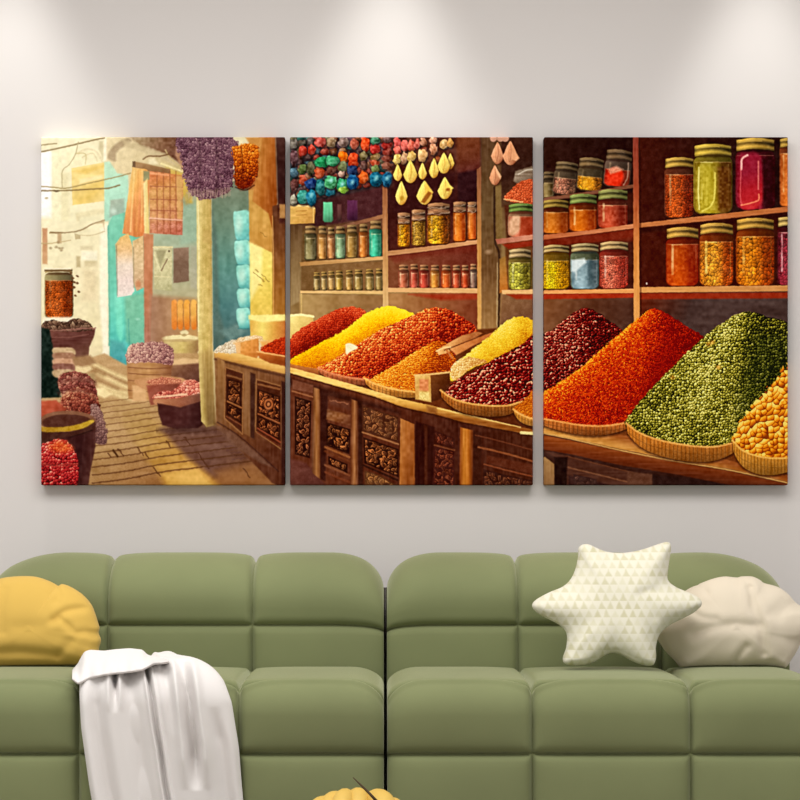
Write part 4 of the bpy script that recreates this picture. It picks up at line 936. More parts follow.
    grains([(624, 424), (632, 410), (640, 399.5), (655, 383), (670, 368), (700, 338.5), (720, 323), (735, 314), (748, 310.5), (765, 315), (793, 327), (793, 380), (760, 420), (736, 446), (700, 447), (660, 439), (640, 432)], 2.6,
           [(14, 15, 7), (56, 56, 16), (118, 114, 34), (178, 166, 58), (236, 222, 130)],
           lambda X, Y: np.clip(.62 - np.clip((X - 735) / 60, 0, .36) + .06 * np.sin(X * .11 + Y * .05) - np.clip((Y - 415) / 130, 0, .12) + .1 * np.exp(-((X - 720 + (Y - 350) * .25) / 26) ** 2), .1, .78), seed=28, rnd=.5, shade=.65, gap=.6, aniso=1.35, lump=.1)
    for x, y in ((708, 343), (712, 341), (718, 366), (672, 376)):
        ell(x, y, 2.2, 2, (226, 150, 50), soft=1.4, a=.55)
    poly([(752, 330), (793, 335), (793, 366), (756, 400), (738, 430), (735, 400)], (34, 50, 20), soft=9, a=.42, tex=None)
    wicker([(626, 422), (640, 432), (662, 439.5), (690, 444.5), (714, 445.5), (735, 441)], 16, (196, 122, 48), (240, 176, 96), 4.0)
    # corn pile
    grains([(732, 440), (738, 424), (748, 410), (760, 394), (772, 382), (782, 370), (793, 362), (793, 462), (764, 460), (742, 450)], 5.6, [(140, 62, 6), (208, 110, 14), (244, 164, 40), (255, 212, 104)], scal((738, 400), (792, 455), .78, .5), seed=29, rnd=.5, shade=.8, gap=.42, aniso=1.35, edge=2.2)
    wicker([(732, 439), (742, 449), (758, 455), (776, 457), (796, 456)], 18, (206, 140, 54), (242, 186, 96), 3.4)


def paint():
    import time
    for fn, x0, x1 in ((paint_left, 36, 288), (paint_middle, 286, 539), (paint_right, 539, 793)):
        keep = buf.copy()
        fn()
        sl = sub(x0, OY, x1, OY + WY)
        new = buf[sl].copy()
        buf[:] = keep
        buf[sl] = new
    b = buf.copy()
    blur = b
    for ax in (0, 1):                        # soft copy for a crisper brushwork
        acc = np.zeros_like(blur)
        for q in range(-7, 8):
            acc += np.roll(blur, q, ax)
        blur = acc / 15
    b = b + (b - blur) * (.30 - .22 * np.clip((288 - XG) / 4, 0, 1)[..., None])
    b = b + (NZ['m'] * 3.2 + NZ['s'] * 4 + NZ['m2'] * 3)[..., None]
    lo = np.array([9, 13, 14], np.float32)
    b = np.clip((b - lo) / (250 - lo), 0, 1)
    b = b + .10 * (b * b * (3 - 2 * b) - b)
    left = np.clip((288 - XG) / 4, 0, 1)[..., None]
    b = b * (1 - left * np.array([.015, .015, .0], np.float32))
    return np.clip(b * 255, 0, 255)

# ================================================================= the room
scene = bpy.context.scene
COL = scene.collection
F = 2400.0                      # focal length in pixels of an 800 px frame
CAM_Z, PX0, PY0 = 0.70, 383.0, 553.0
CAM_Y = -6.0


def pt(px, py, d):
    return Vector(((px - PX0) * d / F, CAM_Y + d, CAM_Z - (py - PY0) * d / F))


def lin(c):
    out = []
    for v in c:
        v /= 255.0
        out.append(v / 12.92 if v <= .04045 else ((v + .055) / 1.055) ** 2.4)
    return tuple(out) + (1.0,)


def mat(name, rgb, rough=.8, spec=.3, sheen=0., noise=0., nscale=40., bump=0., bscale=300., sheen_rgb=None):
    m = bpy.data.materials.new(name)
    m.use_nodes = True
    nt = m.node_tree
    b = nt.nodes['Principled BSDF']
    b.inputs['Base Color'].default_value = lin(rgb)
    b.inputs['Roughness'].default_value = rough
    b.inputs['Specular IOR Level'].default_value = spec
    if sheen:
        b.inputs['Sheen Weight'].default_value = sheen
        b.inputs['Sheen Roughness'].default_value = .4
        if sheen_rgb:
            b.inputs['Sheen Tint'].default_value = lin(sheen_rgb)
    tc = nt.nodes.new('ShaderNodeTexCoord')
    if noise:
        n = nt.nodes.new('ShaderNodeTexNoise')
        n.inputs['Scale'].default_value = nscale
        n.inputs['Detail'].default_value = 4
        nt.links.new(tc.outputs['Object'], n.inputs['Vector'])
        mr = nt.nodes.new('ShaderNodeMapRange')
        mr.inputs['To Min'].default_value = 1 - noise
        mr.inputs['To Max'].default_value = 1 + noise
        nt.links.new(n.outputs['Fac'], mr.inputs['Value'])
        hs = nt.nodes.new('ShaderNodeHueSaturation')
        hs.inputs['Color'].default_value = lin(rgb)
        nt.links.new(mr.outputs['Result'], hs.inputs['Value'])
        nt.links.new(hs.outputs['Color'], b.inputs['Base Color'])
    if bump:
        n2 = nt.nodes.new('ShaderNodeTexNoise')
        n2.inputs['Scale'].default_value = bscale
        nt.links.new(tc.outputs['Object'], n2.inputs['Vector'])
        bp = nt.nodes.new('ShaderNodeBump')
        bp.inputs['Strength'].default_value = bump
        bp.inputs['Distance'].default_value = .002
        nt.links.new(n2.outputs['Fac'], bp.inputs['Height'])
        nt.links.new(bp.outputs['Normal'], b.inputs['Normal'])
    return m


def link(name, bm, m, parent=None, smooth=True):
    me = bpy.data.meshes.new(name)
    bmesh.ops.recalc_face_normals(bm, faces=bm.faces)
    bm.to_mesh(me)
    bm.free()
    if smooth:
        for p in me.polygons:
            p.use_smooth = not (len(p.vertices) == 3 and abs(p.normal.x) > .97)      # flat end caps
    for q in (m if isinstance(m, (list, tuple)) else [m]):
        me.materials.append(q)
    o = bpy.data.objects.new(name, me)
    COL.objects.link(o)
    if parent is not None:
        o.parent = parent
        o.matrix_parent_inverse.identity()
        o.location = -Vector(parent.location)
    return o


def thing(name, loc):
    o = bpy.data.objects.new(name, None)
    o.location = loc
    o.empty_display_size = .1
    COL.objects.link(o)
    return o


def tag(o, label, cat, group=None):
    o['label'] = label
    o['category'] = cat
    if group:
        o['group'] = group
    return o


def box_bm(x0, x1, y0, y1, z0, z1, bevel=0., seg=2):
    bm = bmesh.new()
    bmesh.ops.create_cube(bm, size=1)
    for v in bm.verts:
        v.co = Vector(((x0 + x1) / 2 + v.co.x * (x1 - x0), (y0 + y1) / 2 + v.co.y * (y1 - y0), (z0 + z1) / 2 + v.co.z * (z1 - z0)))
    if bevel:
        bmesh.ops.bevel(bm, geom=bm.edges[:], offset=bevel, segments=seg, affect='EDGES', profile=.6)
    return bm


WALL = mat('wall_paint', (220, 215, 213), rough=.9, spec=.15, noise=.008, nscale=6, bump=.05, bscale=500)
CEIL = mat('ceiling_paint', (236, 233, 228), rough=.95, spec=.1)
FLOOR = mat('floor_wood', (168, 160, 150), rough=.5, spec=.3, noise=.08, nscale=12)
for nm, b, m in (('wall_back', box_bm(-3.2, 3.2, 0, .12, 0, 2.6), WALL), ('floor', box_bm(-3.2, 3.2, -7.0, .12, -.1, 0), FLOOR),
                 ('ceiling', box_bm(-3.2, 3.2, -7.0, .12, 2.6, 2.7), CEIL)):
    link(nm, b, m, smooth=False)['kind'] = 'structure'

# ================================================================= canvases
art = paint()
img = bpy.data.images.new('market_print', BW, BH)
px = np.ones((BH, BW, 4), np.float32)
px[..., :3] = art[::-1] / 255.0
img.pixels.foreach_set(px.ravel())
img.update()
img.pack()
PRINT = bpy.data.materials.new('printed_canvas')
PRINT.use_nodes = True
nt = PRINT.node_tree
bs = nt.nodes['Principled BSDF']
bs.inputs['Roughness'].default_value = .8
bs.inputs['Specular IOR Level'].default_value = .03
ti = nt.nodes.new('ShaderNodeTexImage')
ti.image = img
ti.extension = 'EXTEND'
nt.links.new(ti.outputs['Color'], bs.inputs['Base Color'])
wv = nt.nodes.new('ShaderNodeTexNoise')
wv.inputs['Scale'].default_value = 900
tc = nt.nodes.new('ShaderNodeTexCoord')
nt.links.new(tc.outputs['Object'], wv.inputs['Vector'])
bp = nt.nodes.new('ShaderNodeBump')
bp.inputs['Strength'].default_value = .06
bp.inputs['Distance'].default_value = .001
nt.links.new(wv.outputs['Fac'], bp.inputs['Height'])
nt.links.new(bp.outputs['Normal'], bs.inputs['Normal'])

DC = 5.962                       # distance of the printed faces


def canvas(x0, x1, y0, y1, label):
    a, b = pt(x0, y1, DC), pt(x1, y0, DC)
    bm = box_bm(a.x, b.x, a.y, -.001, a.z, b.z, bevel=.0035, seg=3)
    uv = bm.loops.layers.uv.new('print')
    for f in bm.faces:
        for l in f.loops:
            qx = l.vert.co.x * F / DC + PX0 - .4
            qy = (CAM_Z - l.vert.co.z) * F / DC + PY0 - 1.2
            l[uv].uv = ((qx - OX) / WX, 1 - (qy - OY) / WY)
    o = link('canvas_picture', bm, PRINT)
    o.data.polygons.foreach_set('use_smooth', [True] * len(o.data.polygons))
    md = o.modifiers.new('normals', 'WEIGHTED_NORMAL')
    md.keep_sharp = False
    return tag(o, label, 'wall art', 'three canvas panels of a spice market picture')


canvas(41, 285, 137, 485, 'leftmost canvas panel, printed with a sunlit market lane and turquoise door')
canvas(290, 533, 137, 485, 'middle canvas panel, printed with hanging garlic, jars and yellow spice mound')
canvas(544, 788, 137, 485, 'rightmost canvas panel, printed with big orange and green spice mounds below jars')

# ================================================================= sofa
VELVET = mat('green_velvet', (121, 127, 89), rough=.8, spec=.12, sheen=.7, sheen_rgb=(222, 224, 192), noise=.13, nscale=5, bump=.12, bscale=900)


def cosspace(a, b, n):
    return [a + (b - a) * (.5 - .5 * math.cos(math.pi * k / (n - 1))) for k in range(n)]


def xs_for(x0, x1, seams, n=34):
    xs = []
    e = [x0] + seams + [x1]
    for a, b in zip(e[:-1], e[1:]):
        q = cosspace(a, b, n)
        xs += q if not xs else q[1:]
    return xs


def tufted(x0, x1, seams_x, path, rows0, top, endw, endr, puff, dome, squash=None, seamw=.0075, welt=False):
    """path: list of (y, z) forming a closed cross-section, first part facing the room.
    rows: arc lengths of the stitched rows; the padding swells between rows and seams."""
    n = len(path)
    arc = [0.]
    for i in range(1, n):
        arc.append(arc[-1] + math.hypot(path[i][0] - path[i - 1][0], path[i][1] - path[i - 1][1]))
    nor = []
    for i in range(n):
        a, b = path[i - 1], path[(i + 1) % n]
        ty, tz = b[0] - a[0], b[1] - a[1]
        l = math.hypot(ty, tz) or 1
        nor.append((-tz / l, ty / l))        # outward for a path that climbs the front first
    ys, zs = [q[0] for q in path], [q[1] for q in path]
    my, mz = (min(ys) + max(ys)) / 2, (min(zs) + max(zs)) / 2
    hy, hz = (max(ys) - min(ys)) / 2, (max(zs) - min(zs)) / 2
    xs = xs_for(x0, x1, seams_x)
    ex = [x0] + seams_x + [x1]
    bm = bmesh.new()
    grid = []
    for x in xs:
        k = min(max([i for i in range(len(ex) - 1) if ex[i] <= x + 1e-9]), len(ex) - 2)
        da, db = x - ex[k], ex[k + 1] - x
        dx = min(da if k > 0 else 9, db if k < len(ex) - 2 else 9)
        ux = 2 * (x - ex[k]) / (ex[k + 1] - ex[k]) - 1
        if k == 0:
            ux = max(ux, -.35)
        if k == len(ex) - 2:
            ux = min(ux, .35)
        e = max(0., 1 - min(x - x0, x1 - x) / endw)
        sink = endr * (1 - math.sqrt(max(0., 1 - e * e)))
        col = []
        rows = list(rows0)
        if welt:                             # the front edge seam drops towards each tuft's corners
            rows[-2] = rows0[-2] - .026 * abs(2 * (x - ex[k]) / (ex[k + 1] - ex[k]) - 1) ** 4
        for i in range(n):
            s = arc[i]
            h = 0.
            if s < rows0[-1]:
                r = max([q for q in range(len(rows) - 1) if rows[q] <= s + 1e-9])
                ds = min(s - rows[r] if r > 0 else 9, rows[r + 1] - s)
                us = 2 * (s - rows[r]) / (rows[r + 1] - rows[r]) - 1
                gx = 1 - math.exp(-(dx / seamw)) if dx < 9 else 1
                gs = 1 - math.exp(-(ds / seamw)) if ds < 9 else 1
                g3 = math.exp(-(min(dx, ds) / .0052) ** 2)
                h = puff * min(gx, gs) + dome * (1 - ux ** 4) * (1 - us * us) - .009 * g3
                if welt:
                    h += .0075 * math.exp(-((s - rows[-2] + .013) / .0075) ** 2) * (1 - g3)
            y = my + (path[i][0] - my) * (1 - sink / hy) + nor[i][0] * h
            z = mz + (path[i][1] - mz) * (1 - sink / hz) + nor[i][1] * h
            if squash:
                z = squash(x, z)
            col.append(bm.verts.new((x, y, z)))
        grid.append(col)
    for c0, c1 in zip(grid[:-1], grid[1:]):
        for i in range(n):
            j = (i + 1) % n
            bm.faces.new((c0[i], c0[j], c1[j], c1[i]))
    for c in (grid[0], grid[-1]):
        cy = sum(v.co.y for v in c) / n
        cz = sum(v.co.z for v in c) / n
        m = bm.verts.new((c[0].co.x, cy, cz))
        for i in range(n):
            bm.faces.new((c[i], c[(i + 1) % n], m))
    return bm


def seg(a, b, n):
    q = [.5 - .5 * math.cos(math.pi * k / n) for k in range(n)]
    return [(a[0] + (b[0] - a[0]) * t, a[1] + (b[1] - a[1]) * t) for t in q]


def arcp(cy, cz, r, a0, a1, n, ry=None):
    ry = ry or r
    return [(cy + ry * math.cos(math.radians(a0 + (a1 - a0) * k / n)), cz + r * math.sin(math.radians(a0 + (a1 - a0) * k / n))) for k in range(n)]


def length(p):
    return sum(math.hypot(b[0] - a[0], b[1] - a[1]) for a, b in zip(p[:-1], p[1:]))


SEAT_F, SEAT_B, SEAT_T, SEAT_L = -.932, -.418, .420, .07
BACK_F, BACK_B, BACK_T = -.400, -.075, .684


def seat_path():
    r = .062
    p1 = seg((SEAT_F, SEAT_L), (SEAT_F, .276), 16)
    p2 = seg((SEAT_F, .276), (SEAT_F, SEAT_T - r), 12)
    p3 = arcp(SEAT_F + r, SEAT_T - r, r, 180, 90, 34)
    p4 = seg((SEAT_F + r, SEAT_T), (SEAT_B, SEAT_T + .004), 26)
    p5 = seg((SEAT_B, SEAT_T + .004), (SEAT_B, SEAT_L), 8) + seg((SEAT_B, SEAT_L), (SEAT_F, SEAT_L), 8)
    p = p1 + p2 + p3 + p4 + p5
    l1, l2 = length(p1 + p2[:1]), length(p1 + p2 + p3[:1])
    l3 = length(p1 + p2 + p3 + p4[:1])
    l4 = length(p1 + p2 + p3 + p4 + p5[:1])
    return p, [0, l1, l3 - .012, l4]


def back_path():
    r = .11
    cy = (BACK_F + BACK_B) / 2
    ry = (BACK_B - BACK_F) / 2
    p1 = seg((BACK_F, .20), (BACK_F, .532), 18)
    p2 = seg((BACK_F, .532), (BACK_F, BACK_T - r), 8)
    p3 = arcp(cy, BACK_T - r, r, 180, 0, 34, ry)
    p4 = seg((BACK_B, BACK_T - r), (BACK_B, .20), 8) + seg((BACK_B, .20), (BACK_F, .20), 8)
    p = p1 + p2 + p3 + p4
    l1 = length(p1 + p2[:1])
    l3 = length(p1 + p2 + p3 + p4[:1])
    return p, [0, l1, l3 - .10]


def sofa(x0, x1, seams, label, inner):
    t = thing('sofa_module', ((x0 + x1) / 2, (SEAT_F + BACK_B) / 2, 0))
    p, rows = seat_path()
    link('seat', tufted(x0, x1, seams, p, rows, SEAT_T, .075, .040, .010, .011, welt=True), VELVET, t)
    p, rows = back_path()

    def squash(x, z):
        far = (x1 - x < x - x0) != (inner > 0)
        rx, dz = (.19, .098) if far else (.125, .075)
        e = max(0., 1 - min(x - x0, x1 - x) / rx)
        zt = BACK_T + .012 - dz * (1 - math.sqrt(max(0., 1 - e * e)))
        return z if z < .50 else .50 + (z - .50) * (zt - .50) / (BACK_T + .012 - .50)
    link('backrest', tufted(x0, x1, seams, p, rows, BACK_T, .055, .018, .009, .010, squash), VELVET, t)
    link('gap_shade_panel', box_bm(x0 + (.06 if inner > 0 else -.0035), x1 + (.0035 if inner > 0 else -.06), BACK_B - .02, BACK_B + .012, .075, .615, bevel=.001), DARK, t)['label'] = 'dark panel added behind the backrest to stand in for shade in the module gap'  # dark panel added so the gap between modules reads as deep shade
    link('plinth', box_bm(x0 + .05, x1 - .05, SEAT_F + .05, BACK_B - .03, 0, .068, bevel=.008), DARK, t)
    return tag(t, label, 'sofa', 'two modules of the green tufted sofa')


DARK = mat('dark_plinth', (52, 44, 36), rough=.6)
sofa(-.938, .0018, [-.643, -.305], 'left green tufted velvet sofa module under the white throw and yellow cushion', 1)
sofa(.0092, .949, [.3155, .650], 'right green tufted velvet sofa module holding the star pillow and cream cushion', -1)


from mathutils.bvhtree import BVHTree


def tree_of(o):
    return BVHTree.FromPolygons([v.co.copy() for v in o.data.vertices], [tuple(p.vertices) for p in o.data.polygons])


TREES = [tree_of(o) for o in COL.objects if o.name.split('.')[0] in ('seat', 'backrest')]


def rest_on(bm, margin):
    """soft things give way where they lie against the sofa"""
    for _ in range(2):
        for v in bm.verts:
            for t in TREES:
                loc, nor, idx, dist = t.find_nearest(v.co)
                if loc is not None and dist < .09 and (v.co - loc).dot(nor) < margin:
                    v.co = loc + nor * margin
    return bm


# ================================================================= pillows
def resample(p, n):
    p = np.array(p, float)
    q = np.vstack([p, p[:1]])
    L = np.r_[0, np.cumsum(np.hypot(*np.diff(q, axis=0).T))]
    s = np.linspace(0, L[-1], n, endpoint=False)
    return np.stack([np.interp(s, L, q[:, 0]), np.interp(s, L, q[:, 1])], -1)


def pillow_bm(outline, dist, T, R, centre, creases=(), rings=34, n=260, power=.5, dimple=0., sm=True, back=.8):
    """outline in print pixels; dist(py) gives the distance of the pillow's middle plane.
    creases: (points, depth, width) furrows pressed into the front"""
    P = resample(smooth_pts(outline, True, 8) if sm else outline, n)
    C = np.array(centre, float)
    edge = [(P[i], P[(i + 1) % n]) for i in range(n)]
    ea = np.array([e[0] for e in edge])
    eb = np.array([e[1] for e in edge])
    ev = eb - ea
    el = (ev ** 2).sum(1) + 1e-9

    def dedge(q):
        w = q - ea
        t = np.clip((w * ev).sum(1) / el, 0, 1)
        r = w - ev * t[:, None]
        return math.sqrt((r ** 2).sum(1).min())

    def dcrease(q, pts):
        p = np.array(pts, float)
        a, b = p[:-1], p[1:]
        v = b - a
        t = np.clip(((q - a) * v).sum(1) / ((v ** 2).sum(1) + 1e-9), 0, 1)
        return math.sqrt((((q - a) - v * t[:, None]) ** 2).sum(1).min())
    cr = [(smooth_pts(c[0], False, 5), c[1], c[2] * 1.25) for c in creases]
    bm = bmesh.new()
    rows_f, rows_b = [], []
    fr = [1 - (1 - k / rings) ** 1.7 for k in range(1, rings + 1)]
    H = np.zeros((rings, n))
    D = np.zeros((rings, n))
    for k, f in enumerate(fr):
        for i in range(n):
            D[k, i] = dedge(C + (P[i] - C) * f) if k < rings - 1 else 0.
    H = T * (1 - (1 - np.minimum(D / R, 1)) ** 2) ** power
    rim = H.copy()
    keep = np.clip(1 - D / 9, 0, 1)
    for _ in range(40):
        up = np.vstack([H[:1], H[:-1]])
        dn = np.vstack([H[1:], H[-1:]])
        H2 = (H * 2 + up + dn + np.roll(H, 2, 1) + np.roll(H, -2, 1)) / 6
        H2[0] = H2[0].mean()
        H = H2 * (1 - keep) + rim * keep
    for k, f in enumerate(fr):
        rf, rb = [], []
        for i in range(n):
            q = C + (P[i] - C) * f
            s = D[k, i]
            h = H[k, i]
            if 0 < s < 3.2:                      # stitched rim
                h += .0016 * math.sin(s / 3.2 * math.pi)
            hf = h
            for pts, dep, w in cr:
                dc = dcrease(q, pts)
                g = math.exp(-(dc / w) ** 2)
                hf -= dep * .62 * g * min(1, s / 6)
                hf += dep * .22 * math.exp(-((dc - w * 2) / (w * 1.4)) ** 2) * min(1, s / 8)
            d = dist(q[1])
            v = pt(q[0], q[1], d)
            if k == rings - 1:
                vf = bm.verts.new(v)
                rf.append(vf)
                rb.append(vf)
            else:
                rf.append(bm.verts.new(v + Vector((0, -max(hf, .001), 0))))
                rb.append(bm.verts.new(v + Vector((0, h * back, 0))))
        rows_f.append(rf)
        rows_b.append(rb)
    for rows, sgn in ((rows_f, -1), (rows_b, 1)):
        v = pt(C[0], C[1], dist(C[1])) + Vector((0, sgn * (H[0].mean() if sgn < 0 else H[0].mean() * back), 0))
        m = bm.verts.new(v)
        for i in range(n):
            bm.faces.new((rows[0][i], rows[0][(i + 1) % n], m))
        for a, b in zip(rows[:-1], rows[1:]):
            for i in range(n):
                j = (i + 1) % n
                bm.faces.new((a[i], a[j], b[j], b[i]))
    return bm


def shift(o):
    """move a mesh's origin to the middle of its underside"""
    co = [v.co for v in o.data.vertices]
    c = Vector((sum(v.x for v in co) / len(co), sum(v.y for v in co) / len(co), min(v.z for v in co)))
    for v in o.data.vertices:
        v.co -= c
    o.location = c
    return o


YEL = mat('mustard_cotton', (212, 175, 88), rough=.85, spec=.1, sheen=.15, bump=.2, bscale=700)
yel = pillow_bm([(-34, 612), (-22, 592), (-4, 580), (14, 576.5), (34, 576.5), (48, 580.5), (56, 584.5), (58.5, 586), (62, 584), (70, 586.5), (82, 594), (91, 604), (95, 613),
                 (97.5, 621), (99.5, 628), (98.5, 633), (101, 640), (99, 648), (98, 656), (90, 663.5), (70, 665.5), (40, 666), (8, 667), (-20, 667), (-32, 655), (-36, 635)],
                lambda y: 5.487 - (y - 665) * .0005, .075, 44, (33, 628),
                creases=[([(92, 607), (76, 609), (66, 612), (58, 619)], .010, 3.0), ([(58, 586), (62, 592), (60, 600)], .006, 3), ([(64, 618), (70, 623), (75, 628)], .007, 2.4),
                         ([(75, 640), (68, 648), (60, 655)], .005, 3.5), ([(-10, 653), (20, 651), (45, 653), (60, 655)], .008, 4), ([(8, 590), (5, 610), (7, 630)], .006, 4), ([(98, 633), (88, 630), (80, 632)], .005, 3),
                         ([(55, 622), (40, 626), (20, 626)], .004, 5)])
tag(shift(link('round_cushion', rest_on(yel, .003), YEL)), 'mustard yellow round cushion at left end of the sofa', 'cushion')

CREAM = mat('cream_cotton', (219, 207, 187), rough=.85, spec=.1, sheen=.15, bump=.2, bscale=700)
crm = pillow_bm([(655, 632), (660, 618), (668, 606), (678, 596), (690, 588), (698, 585), (700, 583.6), (712, 579), (724, 576.5), (737, 577.5), (741, 576.5), (752, 576.5), (760, 580), (764, 583), (778, 587), (788, 594),
                 (795, 602), (801, 606), (812, 611), (818, 624), (812, 636), (801, 643), (796, 652), (790, 661), (783, 668), (760, 666), (735, 667), (705, 668.5), (684, 669), (674, 660), (663, 648)],
                lambda y: 5.472 - (y - 665) * .0005, .075, 44, (732, 626),
                creases=[([(747, 588), (749, 604), (755, 622), (758, 638), (761, 652)], .011, 3.2), ([(690, 633), (706, 627), (728, 624), (752, 625)], .009, 4), ([(742, 646), (736, 655), (733, 663)], .007, 3),
                         ([(701, 586), (704, 592)], .006, 2.5), ([(742, 578), (746, 586)], .006, 2.5), ([(690, 612), (700, 617), (712, 618)], .005, 3), ([(796, 602), (784, 606), (774, 616)], .005, 4), ([(780, 600), (766, 612)], .004, 4)])
tag(shift(link('round_cushion', rest_on(crm, .003), CREAM)), 'plain cream round cushion at right end, behind the star pillow', 'cushion')

# star pillow with a triangle pattern
STAR = mat('triangle_cotton', (238, 232, 212), rough=.85, spec=.1, sheen=.15, bump=.15, bscale=700)
nt = STAR.node_tree
b = nt.nodes['Principled BSDF']


def node(kind, op=None, **k):
    n = nt.nodes.new(kind)
    if op:
        n.operation = op
    return n


def math_node(op, a, bb=None):
    n = node('ShaderNodeMath', op)
    for i, q in enumerate((a, bb)):
        if q is None:
            continue
        if isinstance(q, (int, float)):
            n.inputs[i].default_value = q
        else:
            nt.links.new(q, n.inputs[i])
    return n.outputs[0]


tcs = nt.nodes.new('ShaderNodeTexCoord')
sx = nt.nodes.new('ShaderNodeSeparateXYZ')
nt.links.new(tcs.outputs['Object'], sx.inputs[0])
CELL = .0195
u0 = math_node('DIVIDE', sx.outputs['X'], CELL)
v0 = math_node('DIVIDE', sx.outputs['Z'], CELL * .92)
row = math_node('FLOOR', v0)
half = math_node('MULTIPLY', math_node('MODULO', math_node('ADD', row, 100), 2), .5)
fu = math_node('FRACT', math_node('ADD', math_node('ADD', u0, half), 50))
fv = math_node('FRACT', math_node('ADD', v0, 50))
au = math_node('MULTIPLY', math_node('ABSOLUTE', math_node('SUBTRACT', fu, .5)), 2)
tri = math_node('SUBTRACT', math_node('SUBTRACT', .93, fv), au)
nz = nt.nodes.new('ShaderNodeTexNoise')
nz.inputs['Scale'].default_value = 60
nt.links.new(tcs.outputs['Object'], nz.inputs['Vector'])
tri = math_node('ADD', tri, math_node('MULTIPLY', math_node('SUBTRACT', nz.outputs['Fac'], .5), .75))
ramp = nt.nodes.new('ShaderNodeMapRange')
ramp.inputs['From Min'].default_value = -.16
ramp.inputs['From Max'].default_value = .30
nt.links.new(tri, ramp.inputs['Value'])
cellid = node('ShaderNodeCombineXYZ')
nt.links.new(math_node('FLOOR', math_node('ADD', math_node('ADD', u0, half), 50)), cellid.inputs[0])
nt.links.new(row, cellid.inputs[1])
wn = nt.nodes.new('ShaderNodeTexWhiteNoise')
nt.links.new(cellid.outputs[0], wn.inputs['Vector'])
rr = nt.nodes.new('ShaderNodeValToRGB')
rr.color_ramp.elements[0].color = lin((214, 210, 187))
rr.color_ramp.elements[1].color = lin((197, 192, 160))
nt.links.new(wn.outputs['Value'], rr.inputs['Fac'])
mx = nt.nodes.new('ShaderNodeMix')
mx.data_type = 'RGBA'
nt.links.new(ramp.outputs['Result'], mx.inputs['Factor'])
mx.inputs['A'].default_value = lin((219, 215, 198))
nt.links.new(rr.outputs['Color'], mx.inputs['B'])
nt.links.new(mx.outputs['Result'], b.inputs['Base Color'])

star_pts = [(578, 557), (579, 547), (587, 544), (597, 548), (606, 551.5), (620, 553), (636, 551), (650, 547), (660, 543.5), (668, 542), (671, 546), (670, 556), (668, 570), (668, 580), (676, 587),
            (690, 593), (699, 598), (702, 604), (696, 611), (684, 618), (670, 625), (660, 634), (656, 646), (656, 658), (653, 665), (645, 665.5), (634, 662), (622, 655.5), (614, 653), (606, 655), (596, 661),
            (584, 665), (572, 665.5), (564, 663), (563, 657), (566, 648), (567, 636), (564, 629), (556, 623), (544, 617), (535, 611), (532, 605), (537, 599), (550, 592), (562, 587), (570, 580), (575, 570)]
st = pillow_bm(star_pts, lambda y: 5.305 + (665.5 - y) * .0011, .062, 34, (615, 606), power=.6,
               creases=[([(640, 596), (646, 606), (652, 616)], .005, 3.5), ([(636, 592), (646, 590), (656, 592)], .004, 3), ([(590, 548), (594, 556)], .004, 3), ([(572, 590), (580, 600)], .003, 4), ([(578, 650), (588, 640)], .003, 4),
                        ([(652, 655), (644, 640)], .003, 4)])
tag(shift(link('star_pillow', rest_on(st, .003), STAR)), 'cream star-shaped pillow with pale triangle pattern, leaning at right', 'pillow')

# ================================================================= throw blanket
BLANKET = mat('white_throw', (228, 224, 222), rough=.9, spec=.08, sheen=.2, bump=.15, bscale=600)


def lerp_tab(t, tab):
    return float(np.interp(t, [q[0] for q in tab], [q[1] for q in tab]))


